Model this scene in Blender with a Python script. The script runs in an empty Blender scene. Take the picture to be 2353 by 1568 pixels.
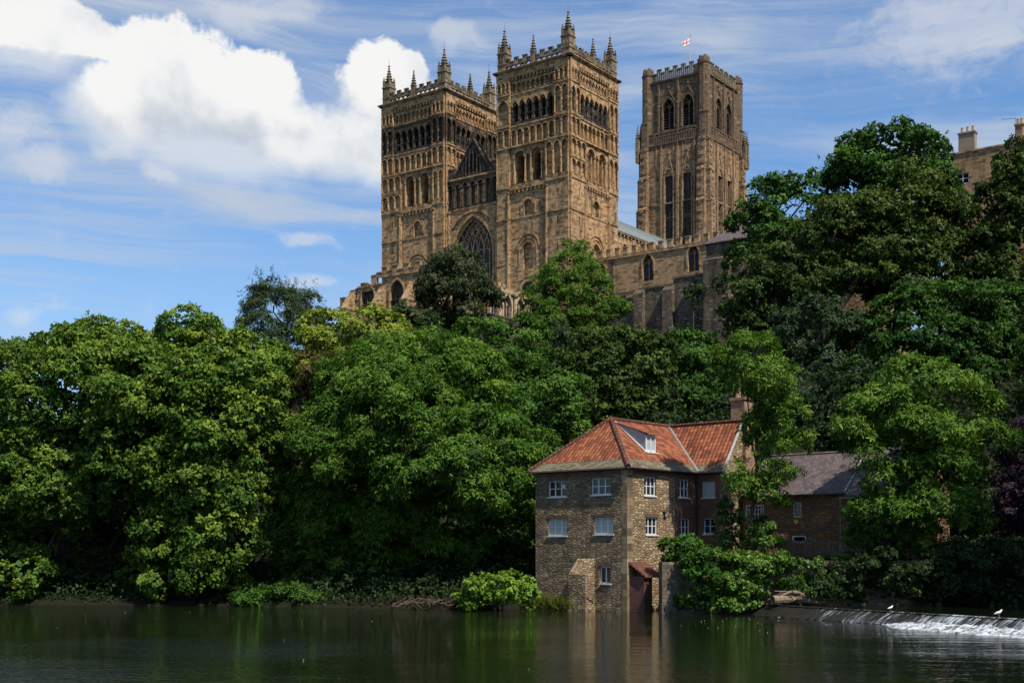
import bpy, math, random
import numpy as np
from mathutils import Vector
S = bpy.context.scene
C = S.collection
R = math.radians
# ------------------------------------------------------------------ camera, light, exposure
EYE = 4.0                                   # eye height above the river, metres
cam_d = bpy.data.cameras.new('camera'); cam = bpy.data.objects.new('camera', cam_d); C.objects.link(cam)
cam.location = (0, 0, EYE); cam.rotation_euler = (R(90), 0, 0)
cam_d.sensor_width = 36; cam_d.lens = 44.4; cam_d.shift_y = 0.2045
cam_d.clip_start = 0.5; cam_d.clip_end = 6000
S.camera = cam
SUN_EL = 55.0
SUN_H = Vector((0.61, -0.79, 0)).normalized()
SUN_DIR = Vector((SUN_H.x*math.cos(R(SUN_EL)), SUN_H.y*math.cos(R(SUN_EL)), math.sin(R(SUN_EL))))
sun_d = bpy.data.lights.new('sun', 'SUN'); sun_d.energy = 4.0; sun_d.angle = R(0.53); sun_d.color = (1.0, 0.93, 0.82)
sun = bpy.data.objects.new('sun', sun_d); C.objects.link(sun)
sun.rotation_euler = SUN_DIR.to_track_quat('Z', 'Y').to_euler(); sun.location = (60, -60, 90)
S.view_settings.view_transform = 'Standard'
try: S.view_settings.look = 'None'
except Exception: pass
S.view_settings.exposure = 0.6; S.view_settings.gamma = 1; S.view_settings.use_curve_mapping = False
cy = S.cycles
cy.max_bounces = 5; cy.diffuse_bounces = 2; cy.glossy_bounces = 3; cy.transmission_bounces = 3; cy.transparent_max_bounces = 4
cy.sample_clamp_indirect = 4; cy.use_denoising = True
try: cy.denoiser = 'OPENIMAGEDENOISE'; cy.denoising_input_passes = 'RGB_ALBEDO_NORMAL'; cy.denoising_prefilter = 'ACCURATE'
except Exception: pass
cy.caustics_reflective = False; cy.caustics_refractive = False

# ------------------------------------------------------------------ node helper
class NT:
    def __init__(s, tree): s.t = tree; s.n = tree.nodes; s.l = tree.links
    def new(s, typ, **kw):
        nd = s.n.new(typ)
        for k, v in kw.items(): setattr(nd, k, v)
        return nd
    def put(s, sock, v):
        if v is None: return
        if hasattr(v, 'is_output') or isinstance(v, bpy.types.NodeSocket): s.l.new(v, sock)
        else: sock.default_value = v
    def math(s, op, a, b=None, c=None, clamp=False):
        nd = s.new('ShaderNodeMath', operation=op, use_clamp=clamp)
        s.put(nd.inputs[0], a); s.put(nd.inputs[1], b); s.put(nd.inputs[2], c)
        return nd.outputs[0]
    def vmath(s, op, a, b=None):
        nd = s.new('ShaderNodeVectorMath', operation=op)
        s.put(nd.inputs[0], a); s.put(nd.inputs[1], b)
        return nd.outputs['Value'] if op in ('DISTANCE', 'LENGTH', 'DOT_PRODUCT') else nd.outputs[0]
    def comb(s, x, y, z=0.0):
        nd = s.new('ShaderNodeCombineXYZ'); s.put(nd.inputs[0], x); s.put(nd.inputs[1], y); s.put(nd.inputs[2], z); return nd.outputs[0]
    def sep(s, v):
        nd = s.new('ShaderNodeSeparateXYZ'); s.put(nd.inputs[0], v); return nd.outputs
    def noise(s, vec, scale, detail=4, rough=0.55, dist=0.0, out='Fac'):
        nd = s.new('ShaderNodeTexNoise'); s.put(nd.inputs['Vector'], vec); nd.inputs['Scale'].default_value = scale
        nd.inputs['Detail'].default_value = detail; nd.inputs['Roughness'].default_value = rough; nd.inputs['Distortion'].default_value = dist
        return nd.outputs[out]
    def smooth(s, v, a, b, lo=0.0, hi=1.0):
        nd = s.new('ShaderNodeMapRange', interpolation_type='SMOOTHSTEP'); s.put(nd.inputs[0], v)
        s.put(nd.inputs[1], a); s.put(nd.inputs[2], b); nd.inputs[3].default_value = lo; nd.inputs[4].default_value = hi
        return nd.outputs[0]
    def mix(s, f, a, b, blend='MIX'):
        nd = s.new('ShaderNodeMix', data_type='RGBA', blend_type=blend)
        s.put(nd.inputs[0], f)
        for k, v in ((6, a), (7, b)):
            if isinstance(v, tuple): v = (v[0], v[1], v[2], 1.0)
            s.put(nd.inputs[k], v)
        return nd.outputs[2]
    def ramp(s, f, stops):
        nd = s.new('ShaderNodeValToRGB'); s.put(nd.inputs[0], f); e = nd.color_ramp.elements
        while len(e) < len(stops): e.new(0.5)
        for el, (p, c) in zip(e, stops): el.position = p; el.color = (c[0], c[1], c[2], 1)
        return nd.outputs[0]
    def bump(s, h, strength, dist):
        nd = s.new('ShaderNodeBump'); nd.inputs['Strength'].default_value = strength; nd.inputs['Distance'].default_value = dist
        s.put(nd.inputs['Height'], h); return nd.outputs[0]

# ------------------------------------------------------------------ world: physical sky with clouds laid out by azimuth and elevation
def build_world():
    w = bpy.data.worlds.new('World'); S.world = w; w.use_nodes = True
    t = NT(w.node_tree); t.n.clear()
    out = t.new('ShaderNodeOutputWorld'); bg = t.new('ShaderNodeBackground'); t.l.new(bg.outputs[0], out.inputs[0])
    sky = t.new('ShaderNodeTexSky', sky_type='NISHITA'); sky.sun_disc = False
    sky.sun_elevation = R(SUN_EL); sky.sun_rotation = math.atan2(SUN_H.x, SUN_H.y)
    sky.air_density = 1.0; sky.dust_density = 0.4; sky.ozone_density = 3.0; sky.altitude = 50
    d = t.new('ShaderNodeTexCoord').outputs['Generated']
    x, y, z = t.sep(t.vmath('NORMALIZE', d))
    az = t.math('ARCTAN2', x, y); el = t.math('ARCSINE', z)
    base = t.mix(1.0, sky.outputs[0], SKY_TINT, 'MULTIPLY')
    def ae(px, py):
        a = math.atan((px-1176)/2900); e = math.atan((1265-py)/2900*math.cos(a)); return a, e
    uv = t.comb(az, el, 0.0)
    # high streaky cirrus
    wob = t.noise(t.comb(t.math('MULTIPLY', az, 2.2), t.math('MULTIPLY', el, 5.0), 3.1), 2.0, 3, 0.5)
    rot = t.math('ADD', el, t.math('MULTIPLY', az, 0.06))
    cv = t.comb(t.math('MULTIPLY', az, 2.0), t.math('ADD', t.math('MULTIPLY', rot, 22.0), t.math('MULTIPLY', wob, 1.3)), 0.0)
    c1 = t.noise(cv, 1.5, 7, 0.62, 0.12)
    cov = t.noise(t.comb(t.math('MULTIPLY', az, 2.5), t.math('MULTIPLY', el, 4.5), 7.7), 1.6, 3, 0.5)
    cir = t.math('MULTIPLY', t.smooth(c1, 0.36, 0.72), t.smooth(cov, 0.22, 0.52))
    cir = t.math('MULTIPLY', cir, 0.95)
    hz = t.smooth(el, 0.32, 0.14, 0.0, 0.22)
    c3 = t.noise(t.comb(t.math('MULTIPLY', az, 1.3), t.math('ADD', t.math('MULTIPLY', el, 36.0), t.math('MULTIPLY', wob, 1.0)), 5.5), 1.4, 6, .6, .05)
    c4 = t.noise(t.comb(t.math('MULTIPLY', az, 1.5), t.math('MULTIPLY', el, 7.0), 1.7), 1.5, 3, .5)
    cir = t.math('MAXIMUM', cir, t.math('MULTIPLY', t.math('MULTIPLY', t.smooth(c3, .34, .66), t.smooth(c4, .30, .60)), .62))
    cir = t.math('MAXIMUM', cir, hz)
    # fbm used by every cumulus edge
    wq = t.noise(t.vmath('MULTIPLY', uv, (1, 1, 1)), 9.0, 3, 0.5, 0, 'Color')
    uvw = t.vmath('ADD', uv, t.vmath('MULTIPLY', t.vmath('SUBTRACT', wq, (0.5, 0.5, 0.5)), (0.034, 0.034, 0)))
    uvw0 = uvw
    fb = t.noise(uvw, 24.0, 10, 0.62)
    wq2 = t.noise(uv, 26.0, 4, 0.55, 0, 'Color')
    uvs_ = t.vmath('ADD', uvw, t.vmath('MULTIPLY', t.vmath('SUBTRACT', wq2, (0.5, 0.5, 0.5)), (0.05, 0.022, 0)))
    fb2 = t.noise(t.vmath('MULTIPLY', uvs_, (1, 1.6, 1)), 48.0, 9, 0.62)
    def field(blobs, uvw=None):
        uvw = uvw or uvw0
        acc = None
        for (px, py, r, sy) in blobs:
            a, e = ae(px, py)
            dv = t.vmath('MULTIPLY', t.vmath('SUBTRACT', uvw, (a, e, 0)), (1, 1/sy, 1))
            v = t.smooth(t.vmath('LENGTH', dv), r/2900*0.93, 0.0)
            acc = v if acc is None else t.math('MAXIMUM', acc, v)
        return acc
    big = field([(355, 130, 200, 0.75), (470, 190, 230, .8), (590, 190, 170, .85), (680, 305, 220, .55), (300, 215, 190, .7), (885, 190, 175, 1.0), (900, 320, 220, .6),
                 (560, 250, 240, .5), (90, 60, 250, .5), (200, 100, 170, .5), (-60, 30, 230, .6), (1000, 260, 150, .8), (980, 350, 140, .6)])
    den = t.math('ADD', big, t.math('MULTIPLY', t.math('SUBTRACT', fb, 0.5), 1.3))
    lowsoft = t.smooth(el, ae(600, 300)[1], ae(600, 130)[1])
    lo = t.math('ADD', 0.12, t.math('MULTIPLY', lowsoft, 0.16))
    hi = t.math('SUBTRACT', 0.72, t.math('MULTIPLY', lowsoft, 0.27))
    a_big = t.smooth(den, lo, hi)
    small = field([(265, 335, 90, .4), (370, 390, 90, .38), (30, 715, 70, .42), (705, 648, 95, .4), (1055, 82, 110, .5), (560, 20, 200, .3), (40, 300, 130, .6), (100, 370, 130, .5),
                   (200, 260, 130, .45), (700, 540, 160, .2), (2230, 40, 420, .42), (2150, 10, 260, .3), (650, 10, 190, .35)], uvs_)
    a_sm = t.math('MULTIPLY', t.smooth(t.math('ADD', small, t.math('MULTIPLY', t.math('SUBTRACT', fb2, 0.5), 1.5)), 0.05, 1.0), 0.60)
    # cloud colour: bright where thick and high, greyer at the flat base
    puff = t.noise(uvw, 9.0, 6, 0.55)
    base_sh = t.smooth(el, ae(600, 330)[1], ae(600, 200)[1])
    br = t.math('ADD', t.math('MULTIPLY', base_sh, 0.28), t.math('MULTIPLY', t.smooth(puff, 0.34, 0.62), 0.40))
    br = t.math('ADD', br, 0.50)
    ccol = t.mix(t.smooth(br, 0.55, 1.0), (0.56, 0.63, 0.74), (1.03, 1.03, 1.02))
    ccol = t.vmath('MULTIPLY', ccol, (CLOUD, CLOUD, CLOUD))
    col = t.mix(cir, base, t.vmath('MULTIPLY', (0.74, 0.83, 0.98), (CLOUD*.80,)*3))
    col = t.mix(a_sm, col, t.vmath('MULTIPLY', (0.88, 0.92, 1.0), (CLOUD*.86,)*3))
    veil = field([(560, 320, 380, .40), (850, 330, 360, .38), (300, 265, 230, .5), (1000, 320, 230, .62), (430, 300, 250, .5), (90, 100, 260, .5)])
    a_v = t.math('MULTIPLY', t.smooth(t.math('ADD', veil, t.math('MULTIPLY', t.math('SUBTRACT', fb, 0.5), .55)), 0.0, .75), 0.80)
    col = t.mix(a_v, col, t.vmath('MULTIPLY', (0.80, 0.85, 0.92), (CLOUD,)*3))
    col = t.mix(a_big, col, ccol)
    t.l.new(col, bg.inputs[0]); bg.inputs[1].default_value = SKY_STR
SKY_STR = 0.10; SKY_TINT = (0.66, 0.88, 1.05); CLOUD = 5.9
build_world()

# ------------------------------------------------------------------ materials
def mat(name, fn):
    m = bpy.data.materials.new(name); m.use_nodes = True; t = NT(m.node_tree)
    p = t.n['Principled BSDF']; fn(t, p); return m
def uvs(t): return t.new('ShaderNodeUVMap', uv_map='UVMap').outputs[0]
def obj_co(t): return t.new('ShaderNodeTexCoord').outputs['Object']

def ashlar(name, c1, c2, bw=0.62, bh=0.33, soot=None, sootcol=(0.022, 0.02, 0.018), soot_amt=0.5, rust=0.25, zoff=0.0):
    """coursed sandstone: blocks of uneven colour, iron staining and black weathering (soot bands by height)"""
    def f(t, p):
        uv = uvs(t); oc = obj_co(t)
        wv = t.noise(oc, 0.9, 3, 0.6, 0, 'Color')
        uvd = t.vmath('ADD', uv, t.vmath('MULTIPLY', t.vmath('SUBTRACT', wv, (.5, .5, .5)), (0.10, 0.10, 0)))
        b = t.new('ShaderNodeTexBrick'); t.put(b.inputs['Vector'], uvd)
        b.inputs['Color1'].default_value = (0, 0, 0, 1); b.inputs['Color2'].default_value = (1, 1, 1, 1); b.inputs['Mortar'].default_value = (.5, .5, .5, 1)
        b.inputs['Scale'].default_value = 1; b.inputs['Brick Width'].default_value = bw; b.inputs['Row Height'].default_value = bh
        b.inputs['Mortar Size'].default_value = 0.018; b.inputs['Mortar Smooth'].default_value = .3
        r = t.math('ADD', t.math('MULTIPLY', b.outputs['Color'], 0.36), t.math('MULTIPLY', t.noise(oc, 1.5, 6, .68), 0.94))
        col = t.mix(t.smooth(r, 0.32, 0.86), c1, c2)
        rs = t.math('MULTIPLY', t.smooth(t.noise(oc, 0.33, 4, .6), 0.52, 0.72), rust)
        col = t.mix(rs, col, (0.40, 0.165, 0.05))
        pale = t.math('MULTIPLY', t.smooth(t.noise(t.vmath('ADD', oc, (9, 3, 5)), 0.5, 4, .6), 0.58, 0.78), 0.45)
        col = t.mix(pale, col, (0.46, 0.37, 0.27))
        # individual dark decayed blocks
        wn = t.new('ShaderNodeTexWhiteNoise', noise_dimensions='2D')
        cell = t.vmath('FLOOR', t.vmath('DIVIDE', uvd, (bw*1.3, bh, 1)))
        t.put(wn.inputs['Vector'], cell)
        pit = t.math('GREATER_THAN', wn.outputs[0], 0.90)
        col = t.mix(t.math('MULTIPLY', pit, 0.55), col, (0.05, 0.038, 0.028))
        # soot and rain streaks
        st = t.noise(t.vmath('MULTIPLY', oc, (0.9, 0.9, 0.16)), 1.0, 5, .65)
        k = t.math('MULTIPLY', t.smooth(st, 0.47, 0.68), soot_amt)
        if soot:
            z = t.sep(oc)[2]
            zz = t.math('ADD', z, t.math('MULTIPLY', t.math('SUBTRACT', t.noise(oc, .6, 3), .5), 1.6))
            for (z0, z1, amt) in soot:
                m1 = t.math('MULTIPLY', t.smooth(zz, z0-zoff-.5, z0-zoff+.5), t.smooth(zz, z1-zoff+.5, z1-zoff-.5))
                k = t.math('MAXIMUM', k, t.math('MULTIPLY', m1, t.math('MULTIPLY', t.smooth(st, 0.2, 0.55, .75, 1.0), amt)))
        col = t.mix(k, col, sootcol)
        col = t.mix(t.math('MULTIPLY', b.outputs['Fac'], 0.45), col, (0.10, 0.08, 0.055))
        col = t.mix(t.smooth(wn.outputs[0], .0, .10, .35, 0.0), col, (0.52, 0.40, 0.25)); t.put(p.inputs['Base Color'], col); p.inputs['Roughness'].default_value = 0.9; p.inputs['Specular IOR Level'].default_value = 0.15
        h = t.math('SUBTRACT', t.math('MULTIPLY', t.noise(oc, 5, 4, .7), 0.6), t.math('MULTIPLY', b.outputs['Fac'], 0.6))
        h = t.math('ADD', h, t.math('MULTIPLY', b.outputs['Color'], 0.35))
        t.put(p.inputs['Normal'], t.bump(h, 0.8, 0.06))
    return mat(name, f)

def rubble(name, cols, sx=0.42, sz=0.17, mortar=(0.13, 0.105, 0.075), stain=0.4):
    """coursed rubble walling: stretched irregular stones"""
    def f(t, p):
        uv = uvs(t); oc = obj_co(t)
        wv = t.noise(uv, 2.2, 3, .6, 0, 'Color')
        v = t.vmath('ADD', uv, t.vmath('MULTIPLY', t.vmath('SUBTRACT', wv, (.5, .5, .5)), (0.16, 0.10, 0)))
        v = t.vmath('DIVIDE', v, (sx, sz, 1))
        a = t.new('ShaderNodeTexVoronoi', voronoi_dimensions='2D', feature='F1'); t.put(a.inputs['Vector'], v); a.inputs['Scale'].default_value = 1; a.inputs['Randomness'].default_value = .85
        e = t.new('ShaderNodeTexVoronoi', voronoi_dimensions='2D', feature='DISTANCE_TO_EDGE'); t.put(e.inputs['Vector'], v); e.inputs['Scale'].default_value = 1; e.inputs['Randomness'].default_value = .85
        rnd = t.sep(a.outputs['Color'])[0]
        n = len(cols)
        col = t.ramp(rnd, [(i/(n-1), c) for i, c in enumerate(cols)])
        col = t.mix(t.math('MULTIPLY', t.noise(oc, 7, 4, .7), .5), col, (0.05, 0.042, 0.032))
        col = t.mix(t.math('MULTIPLY', t.smooth(t.noise(oc, .45, 5, .62), .45, .7), stain), col, (0.035, 0.032, 0.026))
        mo = t.smooth(e.outputs['Distance'], 0.10, 0.03)
        col = t.mix(mo, col, mortar)
        t.put(p.inputs['Base Color'], col); p.inputs['Roughness'].default_value = .92; p.inputs['Specular IOR Level'].default_value = .12
        h = t.math('ADD', t.smooth(e.outputs['Distance'], 0.0, 0.22), t.math('MULTIPLY', t.noise(oc, 9, 4, .7), .5))
        h = t.math('ADD', h, t.math('MULTIPLY', rnd, .5))
        t.put(p.inputs['Normal'], t.bump(h, 1.0, 0.05))
    return mat(name, f)

def brickwork(name, c1, c2, mortar=(0.16, 0.13, 0.10)):
    def f(t, p):
        uv = uvs(t); oc = obj_co(t)
        b = t.new('ShaderNodeTexBrick'); t.put(b.inputs['Vector'], uv)
        b.inputs['Color1'].default_value = (*c1, 1); b.inputs['Color2'].default_value = (*c2, 1); b.inputs['Mortar'].default_value = (*mortar, 1)
        b.inputs['Scale'].default_value = 1; b.inputs['Brick Width'].default_value = .25; b.inputs['Row Height'].default_value = .085; b.inputs['Mortar Size'].default_value = .009
        col = t.mix(t.math('MULTIPLY', t.smooth(t.noise(oc, 1.1, 5, .65), .4, .7), .6), b.outputs['Color'], (0.05, 0.035, 0.028))
        t.put(p.inputs['Base Color'], col); p.inputs['Roughness'].default_value = .9; p.inputs['Specular IOR Level'].default_value = .12
        t.put(p.inputs['Normal'], t.bump(t.math('SUBTRACT', t.noise(oc, 12, 3), b.outputs['Fac']), .7, .02))
    return mat(name, f)

def tiles(name, c1, c2, tw, th, wave=0.05, dark=(0.03, 0.025, 0.02), moss=0.3, gloss=.75):
    """roof covering laid in rows: pantiles (rolled) or slates (flat)"""
    def f(t, p):
        uv = uvs(t); oc = obj_co(t); u, v, _ = t.sep(uv)
        row = t.math('FLOOR', t.math('DIVIDE', v, th)); fr = t.math('FRACT', t.math('DIVIDE', v, th))
        uu = t.math('DIVIDE', u, tw)
        if wave < .02: uu = t.math('ADD', uu, t.math('MULTIPLY', row, .5))
        colm = t.math('FLOOR', uu); fc = t.math('FRACT', uu)
        wn = t.new('ShaderNodeTexWhiteNoise', noise_dimensions='2D'); t.put(wn.inputs['Vector'], t.comb(colm, row))
        r = t.math('ADD', t.math('MULTIPLY', wn.outputs[0], .7), t.math('MULTIPLY', t.noise(oc, .8, 4, .6), .5))
        col = t.mix(t.smooth(r, .15, 1.0), c1, c2)
        col = t.mix(t.math('MULTIPLY', t.smooth(t.noise(oc, 1.3, 5, .7), .5, .72), moss), col, dark)
        groove = t.math('MAXIMUM', t.smooth(fc, 0.16, 0.02), t.smooth(fr, 0.13, 0.02))
        col = t.mix(t.math('MULTIPLY', groove, .85), col, dark)
        t.put(p.inputs['Base Color'], col); p.inputs['Roughness'].default_value = gloss; p.inputs['Specular IOR Level'].default_value = .25
        prof = t.math('MULTIPLY', t.math('SINE', t.math('MULTIPLY', fc, math.pi)), wave/.05)
        h = t.math('ADD', prof, t.math('MULTIPLY', t.math('SUBTRACT', 1.0, fr), .9))
        h = t.math('ADD', h, t.math('MULTIPLY', wn.outputs[0], .25))
        t.put(p.inputs['Normal'], t.bump(h, 1.0, .055))
    return mat(name, f)

def plain(name, c, rough=.7, var=.25, scale=3.0, spec=.3, metal=0.0):
    def f(t, p):
        oc = obj_co(t); n = t.noise(oc, scale, 5, .65)
        t.put(p.inputs['Base Color'], t.mix(t.smooth(n, .3, .75), c, tuple(k*(1-var) for k in c)))
        p.inputs['Roughness'].default_value = rough; p.inputs['Specular IOR Level'].default_value = spec; p.inputs['Metallic'].default_value = metal
        t.put(p.inputs['Normal'], t.bump(n, .3, .02))
    return mat(name, f)

def leafmat(name, dark, mid, lite, trans=.16, rough=.55, spec=.12):
    def f(t, p):
        at = t.new('ShaderNodeAttribute', attribute_name='tint').outputs['Fac']
        col = t.ramp(at, [(0.0, dark), (0.5, mid), (1.0, lite)])
        t.put(p.inputs['Base Color'], col); p.inputs['Roughness'].default_value = rough; p.inputs['Specular IOR Level'].default_value = spec
        tr = t.new('ShaderNodeBsdfTranslucent'); t.put(tr.inputs[0], t.mix(1.0, col, (1.15, 1.3, .5), 'MULTIPLY'))
        mx = t.new('ShaderNodeMixShader'); mx.inputs[0].default_value = trans
        t.l.new(p.outputs[0], mx.inputs[1]); t.l.new(tr.outputs[0], mx.inputs[2]); t.l.new(mx.outputs[0], t.n['Material Output'].inputs[0])
    return mat(name, f)

Z0 = 38.0
M = {}
WARM1, WARM2 = (0.18, 0.102, 0.046), (0.50, 0.32, 0.165)
M['stone'] = ashlar('weathered sandstone', WARM1, WARM2, soot_amt=.6, zoff=Z0)
M['stone_nw'] = ashlar('sooty sandstone', WARM1, WARM2, soot_amt=.5, soot=[(72.9, 77.7, .93)], zoff=Z0)
M['stone_dark'] = ashlar('blackened sandstone', (0.05, 0.037, 0.026), (0.13, 0.094, 0.062), soot_amt=.85, rust=.1)
M['stone_ct'] = ashlar('grey brown sandstone', (0.16, 0.095, 0.05), (0.36, 0.235, 0.135), bw=.8, bh=.38, soot_amt=.55, soot=[(88.5, 106.5, .62)], sootcol=(.04, .037, .032), zoff=Z0, rust=.35)
M['stone_black'] = ashlar('soot black sandstone', (0.02, 0.018, 0.016), (0.06, 0.05, 0.042), soot_amt=.6, rust=.0)
M['stone_par'] = ashlar('lichened sandstone', (0.12, 0.095, 0.062), (0.27, 0.21, 0.14), soot_amt=.6, rust=.1)
M['stone_pale'] = ashlar('sunlit pale dressed sandstone', (0.34, 0.25, 0.155), (0.55, 0.43, 0.28), soot_amt=.25)  # paler stone for sunlit faces; the sunlight is in the colour
M['quoin'] = ashlar('mill quoins', (0.15, 0.108, 0.062), (0.31, 0.225, 0.13), bw=.62, bh=.5, soot_amt=.5)
M['stone_grey'] = ashlar('grey walling', (0.07, 0.058, 0.045), (0.145, 0.118, 0.088), bw=.5, bh=.24, soot_amt=.7, rust=.1)
M['stone_range'] = ashlar('yellow brown walling', (0.20, 0.125, 0.06), (0.43, 0.285, 0.155), bw=.7, bh=.3, soot_amt=.35, rust=.3)
M['rubble'] = rubble('coursed rubble', [(0.124, 0.093, 0.061), (0.253, 0.183, 0.110), (0.383, 0.276, 0.164), (0.196, 0.151, 0.101), (0.514, 0.374, 0.220), (0.281, 0.191, 0.106), (0.168, 0.131, 0.093)])  # darker copy for the west wall, its shade put into the colour
M['rubble_sunlit'] = rubble('sunlit honey rubble', [(0.19, 0.125, 0.065), (0.40, 0.285, 0.155), (0.52, 0.39, 0.225), (0.28, 0.19, 0.10), (0.58, 0.45, 0.28), (0.34, 0.22, 0.115), (0.24, 0.165, 0.095)], stain=.25, mortar=(.16, .12, .08))  # lighter copy for the sunny south wall, sunlight in the colour
M['rubble_red'] = rubble('reddish rubble', [(0.24, 0.10, 0.045), (0.33, 0.15, 0.065), (0.15, 0.10, 0.065), (0.42, 0.20, 0.09), (0.27, 0.17, 0.10)], sx=.5, sz=.2)
M['brick'] = brickwork('old brown brick', (0.20, 0.085, 0.055), (0.13, 0.065, 0.045))
M['brick_red'] = brickwork('dark red brick', (0.18, 0.07, 0.05), (0.12, 0.055, 0.042), mortar=(.12, .09, .07))
M['brick_chim'] = brickwork('chimney brick', (0.46, 0.29, 0.18), (0.36, 0.21, 0.13))
M['pantile'] = tiles('clay pantiles', (0.125, 0.032, 0.014), (0.32, 0.100, 0.038), .31, .36, moss=.55)
M['pantile_dk'] = tiles('weathered pantiles', (0.085, 0.03, 0.02), (0.17, 0.065, 0.04), .24, .30, moss=.9)  # browner and mossy, with shade over the lean-to also in the colour
M['slate'] = tiles('purple grey slates', (0.075, 0.057, 0.056), (0.145, 0.108, 0.10), .28, .22, wave=0.0, dark=(.03, .028, .028), moss=.4, gloss=.6)
M['stoneslate'] = tiles('mossy stone slates', (0.085, 0.072, 0.045), (0.19, 0.155, 0.098), .45, .17, wave=0.0, dark=(.04, .04, .02), moss=.6, gloss=.9)
M['lead'] = plain('lead sheet', (0.30, 0.33, 0.36), .5, .2, 1.5)
M['leadroof'] = tiles('grey green lead roof', (0.13, 0.155, 0.15), (0.20, 0.23, 0.22), .6, 30., wave=0.0, dark=(.13, .14, .14), moss=.2, gloss=.5)
M['glass'] = plain('dark window glass', (0.012, 0.014, 0.018), .08, .3, 2, .5)
M['leaded'] = tiles('leaded church glass', (0.018, 0.022, 0.034), (0.06, 0.068, 0.09), .22, .26, wave=0.0, dark=(.008, .008, .01), moss=.3, gloss=.22)
M['blind'] = plain('pale window blind', (0.40, 0.42, 0.42), .5, .15, 2)
M['white'] = plain('white paint', (0.64, 0.65, 0.64), .5, .14, 2)
M['offwhite'] = plain('weathered white paint', (0.52, 0.53, 0.52), .6, .3, 2)
M['wood'] = plain('grey timber', (0.20, 0.165, 0.13), .85, .4, 5)
M['fencewood'] = plain('weathered fence wood', (0.17, 0.135, 0.10), .9, .45, 6)
M['bark'] = plain('bark', (0.075, 0.06, 0.045), .95, .5, 4)
M['barkpale'] = plain('bleached driftwood', (0.24, 0.175, 0.125), .9, .45, 4)
M['dead'] = plain('dead brown wood', (0.13, 0.09, 0.065), .95, .5, 4)
M['louvre'] = plain('dark louvre boards', (0.035, 0.034, 0.036), .8, .4, 2)
M['void'] = plain('shade black opening fill', (0.010, 0.009, 0.008), .95, .3, 1, .05)  # near black colour stands in for shade inside openings and recesses
M['iron'] = plain('black iron', (0.03, 0.03, 0.032), .5, .2, 4)
M['reddoor'] = plain('red door paint', (0.28, 0.02, 0.018), .45, .2, 2)
M['yellow'] = plain('yellow plastic', (0.75, 0.42, 0.03), .4, .1, 2)
M['render'] = plain('grey render', (0.26, 0.215, 0.16), .9, .25, 1.2)
M['claypot'] = plain('buff clay', (0.42, 0.28, 0.17), .8, .2, 3)
M['flagred'] = plain('red cloth', (0.62, 0.02, 0.03), .8, .1, 2)
M['flagwhite'] = plain('white cloth', (0.80, 0.80, 0.80), .8, .06, 2)
M['feather'] = plain('white feathers', (0.80, 0.80, 0.80), .8, .08, 20)
M['wing'] = plain('grey brown wing feathers', (0.33, 0.32, 0.31), .8, .35, 30)
M['beak'] = plain('yellow beak', (0.60, 0.40, 0.08), .5, .1, 8)
def f_ground(t, p):
    oc = obj_co(t)
    col = t.mix(t.smooth(t.noise(oc, .5, 6, .65), .4, .65), (0.016, 0.013, 0.009), (0.014, 0.020, 0.007))
    t.put(p.inputs['Base Color'], col); p.inputs['Roughness'].default_value = .95; p.inputs['Specular IOR Level'].default_value = .1
    t.put(p.inputs['Normal'], t.bump(t.noise(oc, 3, 6, .7), 1, .2))
M['ground'] = mat('leaf litter and soil', f_ground)
def f_water(t, p):
    oc = obj_co(t); x, y, _ = t.sep(oc)
    a = t.noise(t.comb(t.math('MULTIPLY', x, 0.95), t.math('MULTIPLY', y, 1.5), 0.0), 2.3, 3, .55, .3)
    b = t.noise(t.comb(t.math('MULTIPLY', x, 0.22), t.math('MULTIPLY', y, .75), 4.0), 1.0, 3, .5, .2)
    gust = t.smooth(t.noise(t.comb(t.math('MULTIPLY', x, .6), y, 2.0), .07, 3, .5), .40, .62, .35, 1.0)
    lft = t.smooth(x, 4.0, -14.0, .6, 2.6)
    amp = t.math('MULTIPLY', gust, lft)
    c = t.noise(t.comb(t.math('MULTIPLY', x, 1.6), t.math('MULTIPLY', y, 3.4), 9.0), 2.6, 2, .5, .2)
    h = t.math('ADD', t.math('MULTIPLY', t.math('MULTIPLY', a, amp), .034), t.math('MULTIPLY', b, .026))
    h = t.math('ADD', h, t.math('MULTIPLY', t.math('MULTIPLY', c, amp), .014))
    t.put(p.inputs['Base Color'], (0.006, 0.010, 0.004, 1)); p.inputs['Roughness'].default_value = .03
    p.inputs['IOR'].default_value = 1.333; p.inputs['Specular IOR Level'].default_value = .5
    bn = t.new('ShaderNodeBump'); bn.inputs['Strength'].default_value = 1; bn.inputs['Distance'].default_value = 1.0; t.put(bn.inputs['Height'], h)
    t.put(p.inputs['Normal'], bn.outputs[0])
M['water'] = mat('dark peaty river water', f_water)
def f_weir(t, p):
    u, v, _ = t.sep(uvs(t)); oc = obj_co(t)
    grow = t.smooth(u, 2.0, 13.0, -.05, .08)
    s1 = t.noise(t.comb(t.math('MULTIPLY', u, 9.0), t.math('MULTIPLY', v, .7), 0.0), 1.3, 5, .65, .2)
    patch = t.noise(t.comb(u, t.math('MULTIPLY', v, .3), 3.0), .55, 3, .55)
    m = t.smooth(t.math('ADD', t.math('ADD', s1, grow), t.math('MULTIPLY', t.math('SUBTRACT', patch, .5), .5)), .57, .78)
    rock = t.mix(t.noise(oc, 4, 5, .7), (0.006, 0.006, 0.006), (0.030, 0.027, 0.020))
    t.put(p.inputs['Base Color'], t.mix(m, rock, (0.62, 0.68, 0.72)))
    p.inputs['Roughness'].default_value = .25; p.inputs['Specular IOR Level'].default_value = .5
    t.put(p.inputs['Normal'], t.bump(s1, .8, .08))
M['weir'] = mat('wet stone under thin falling water', f_weir)
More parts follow.
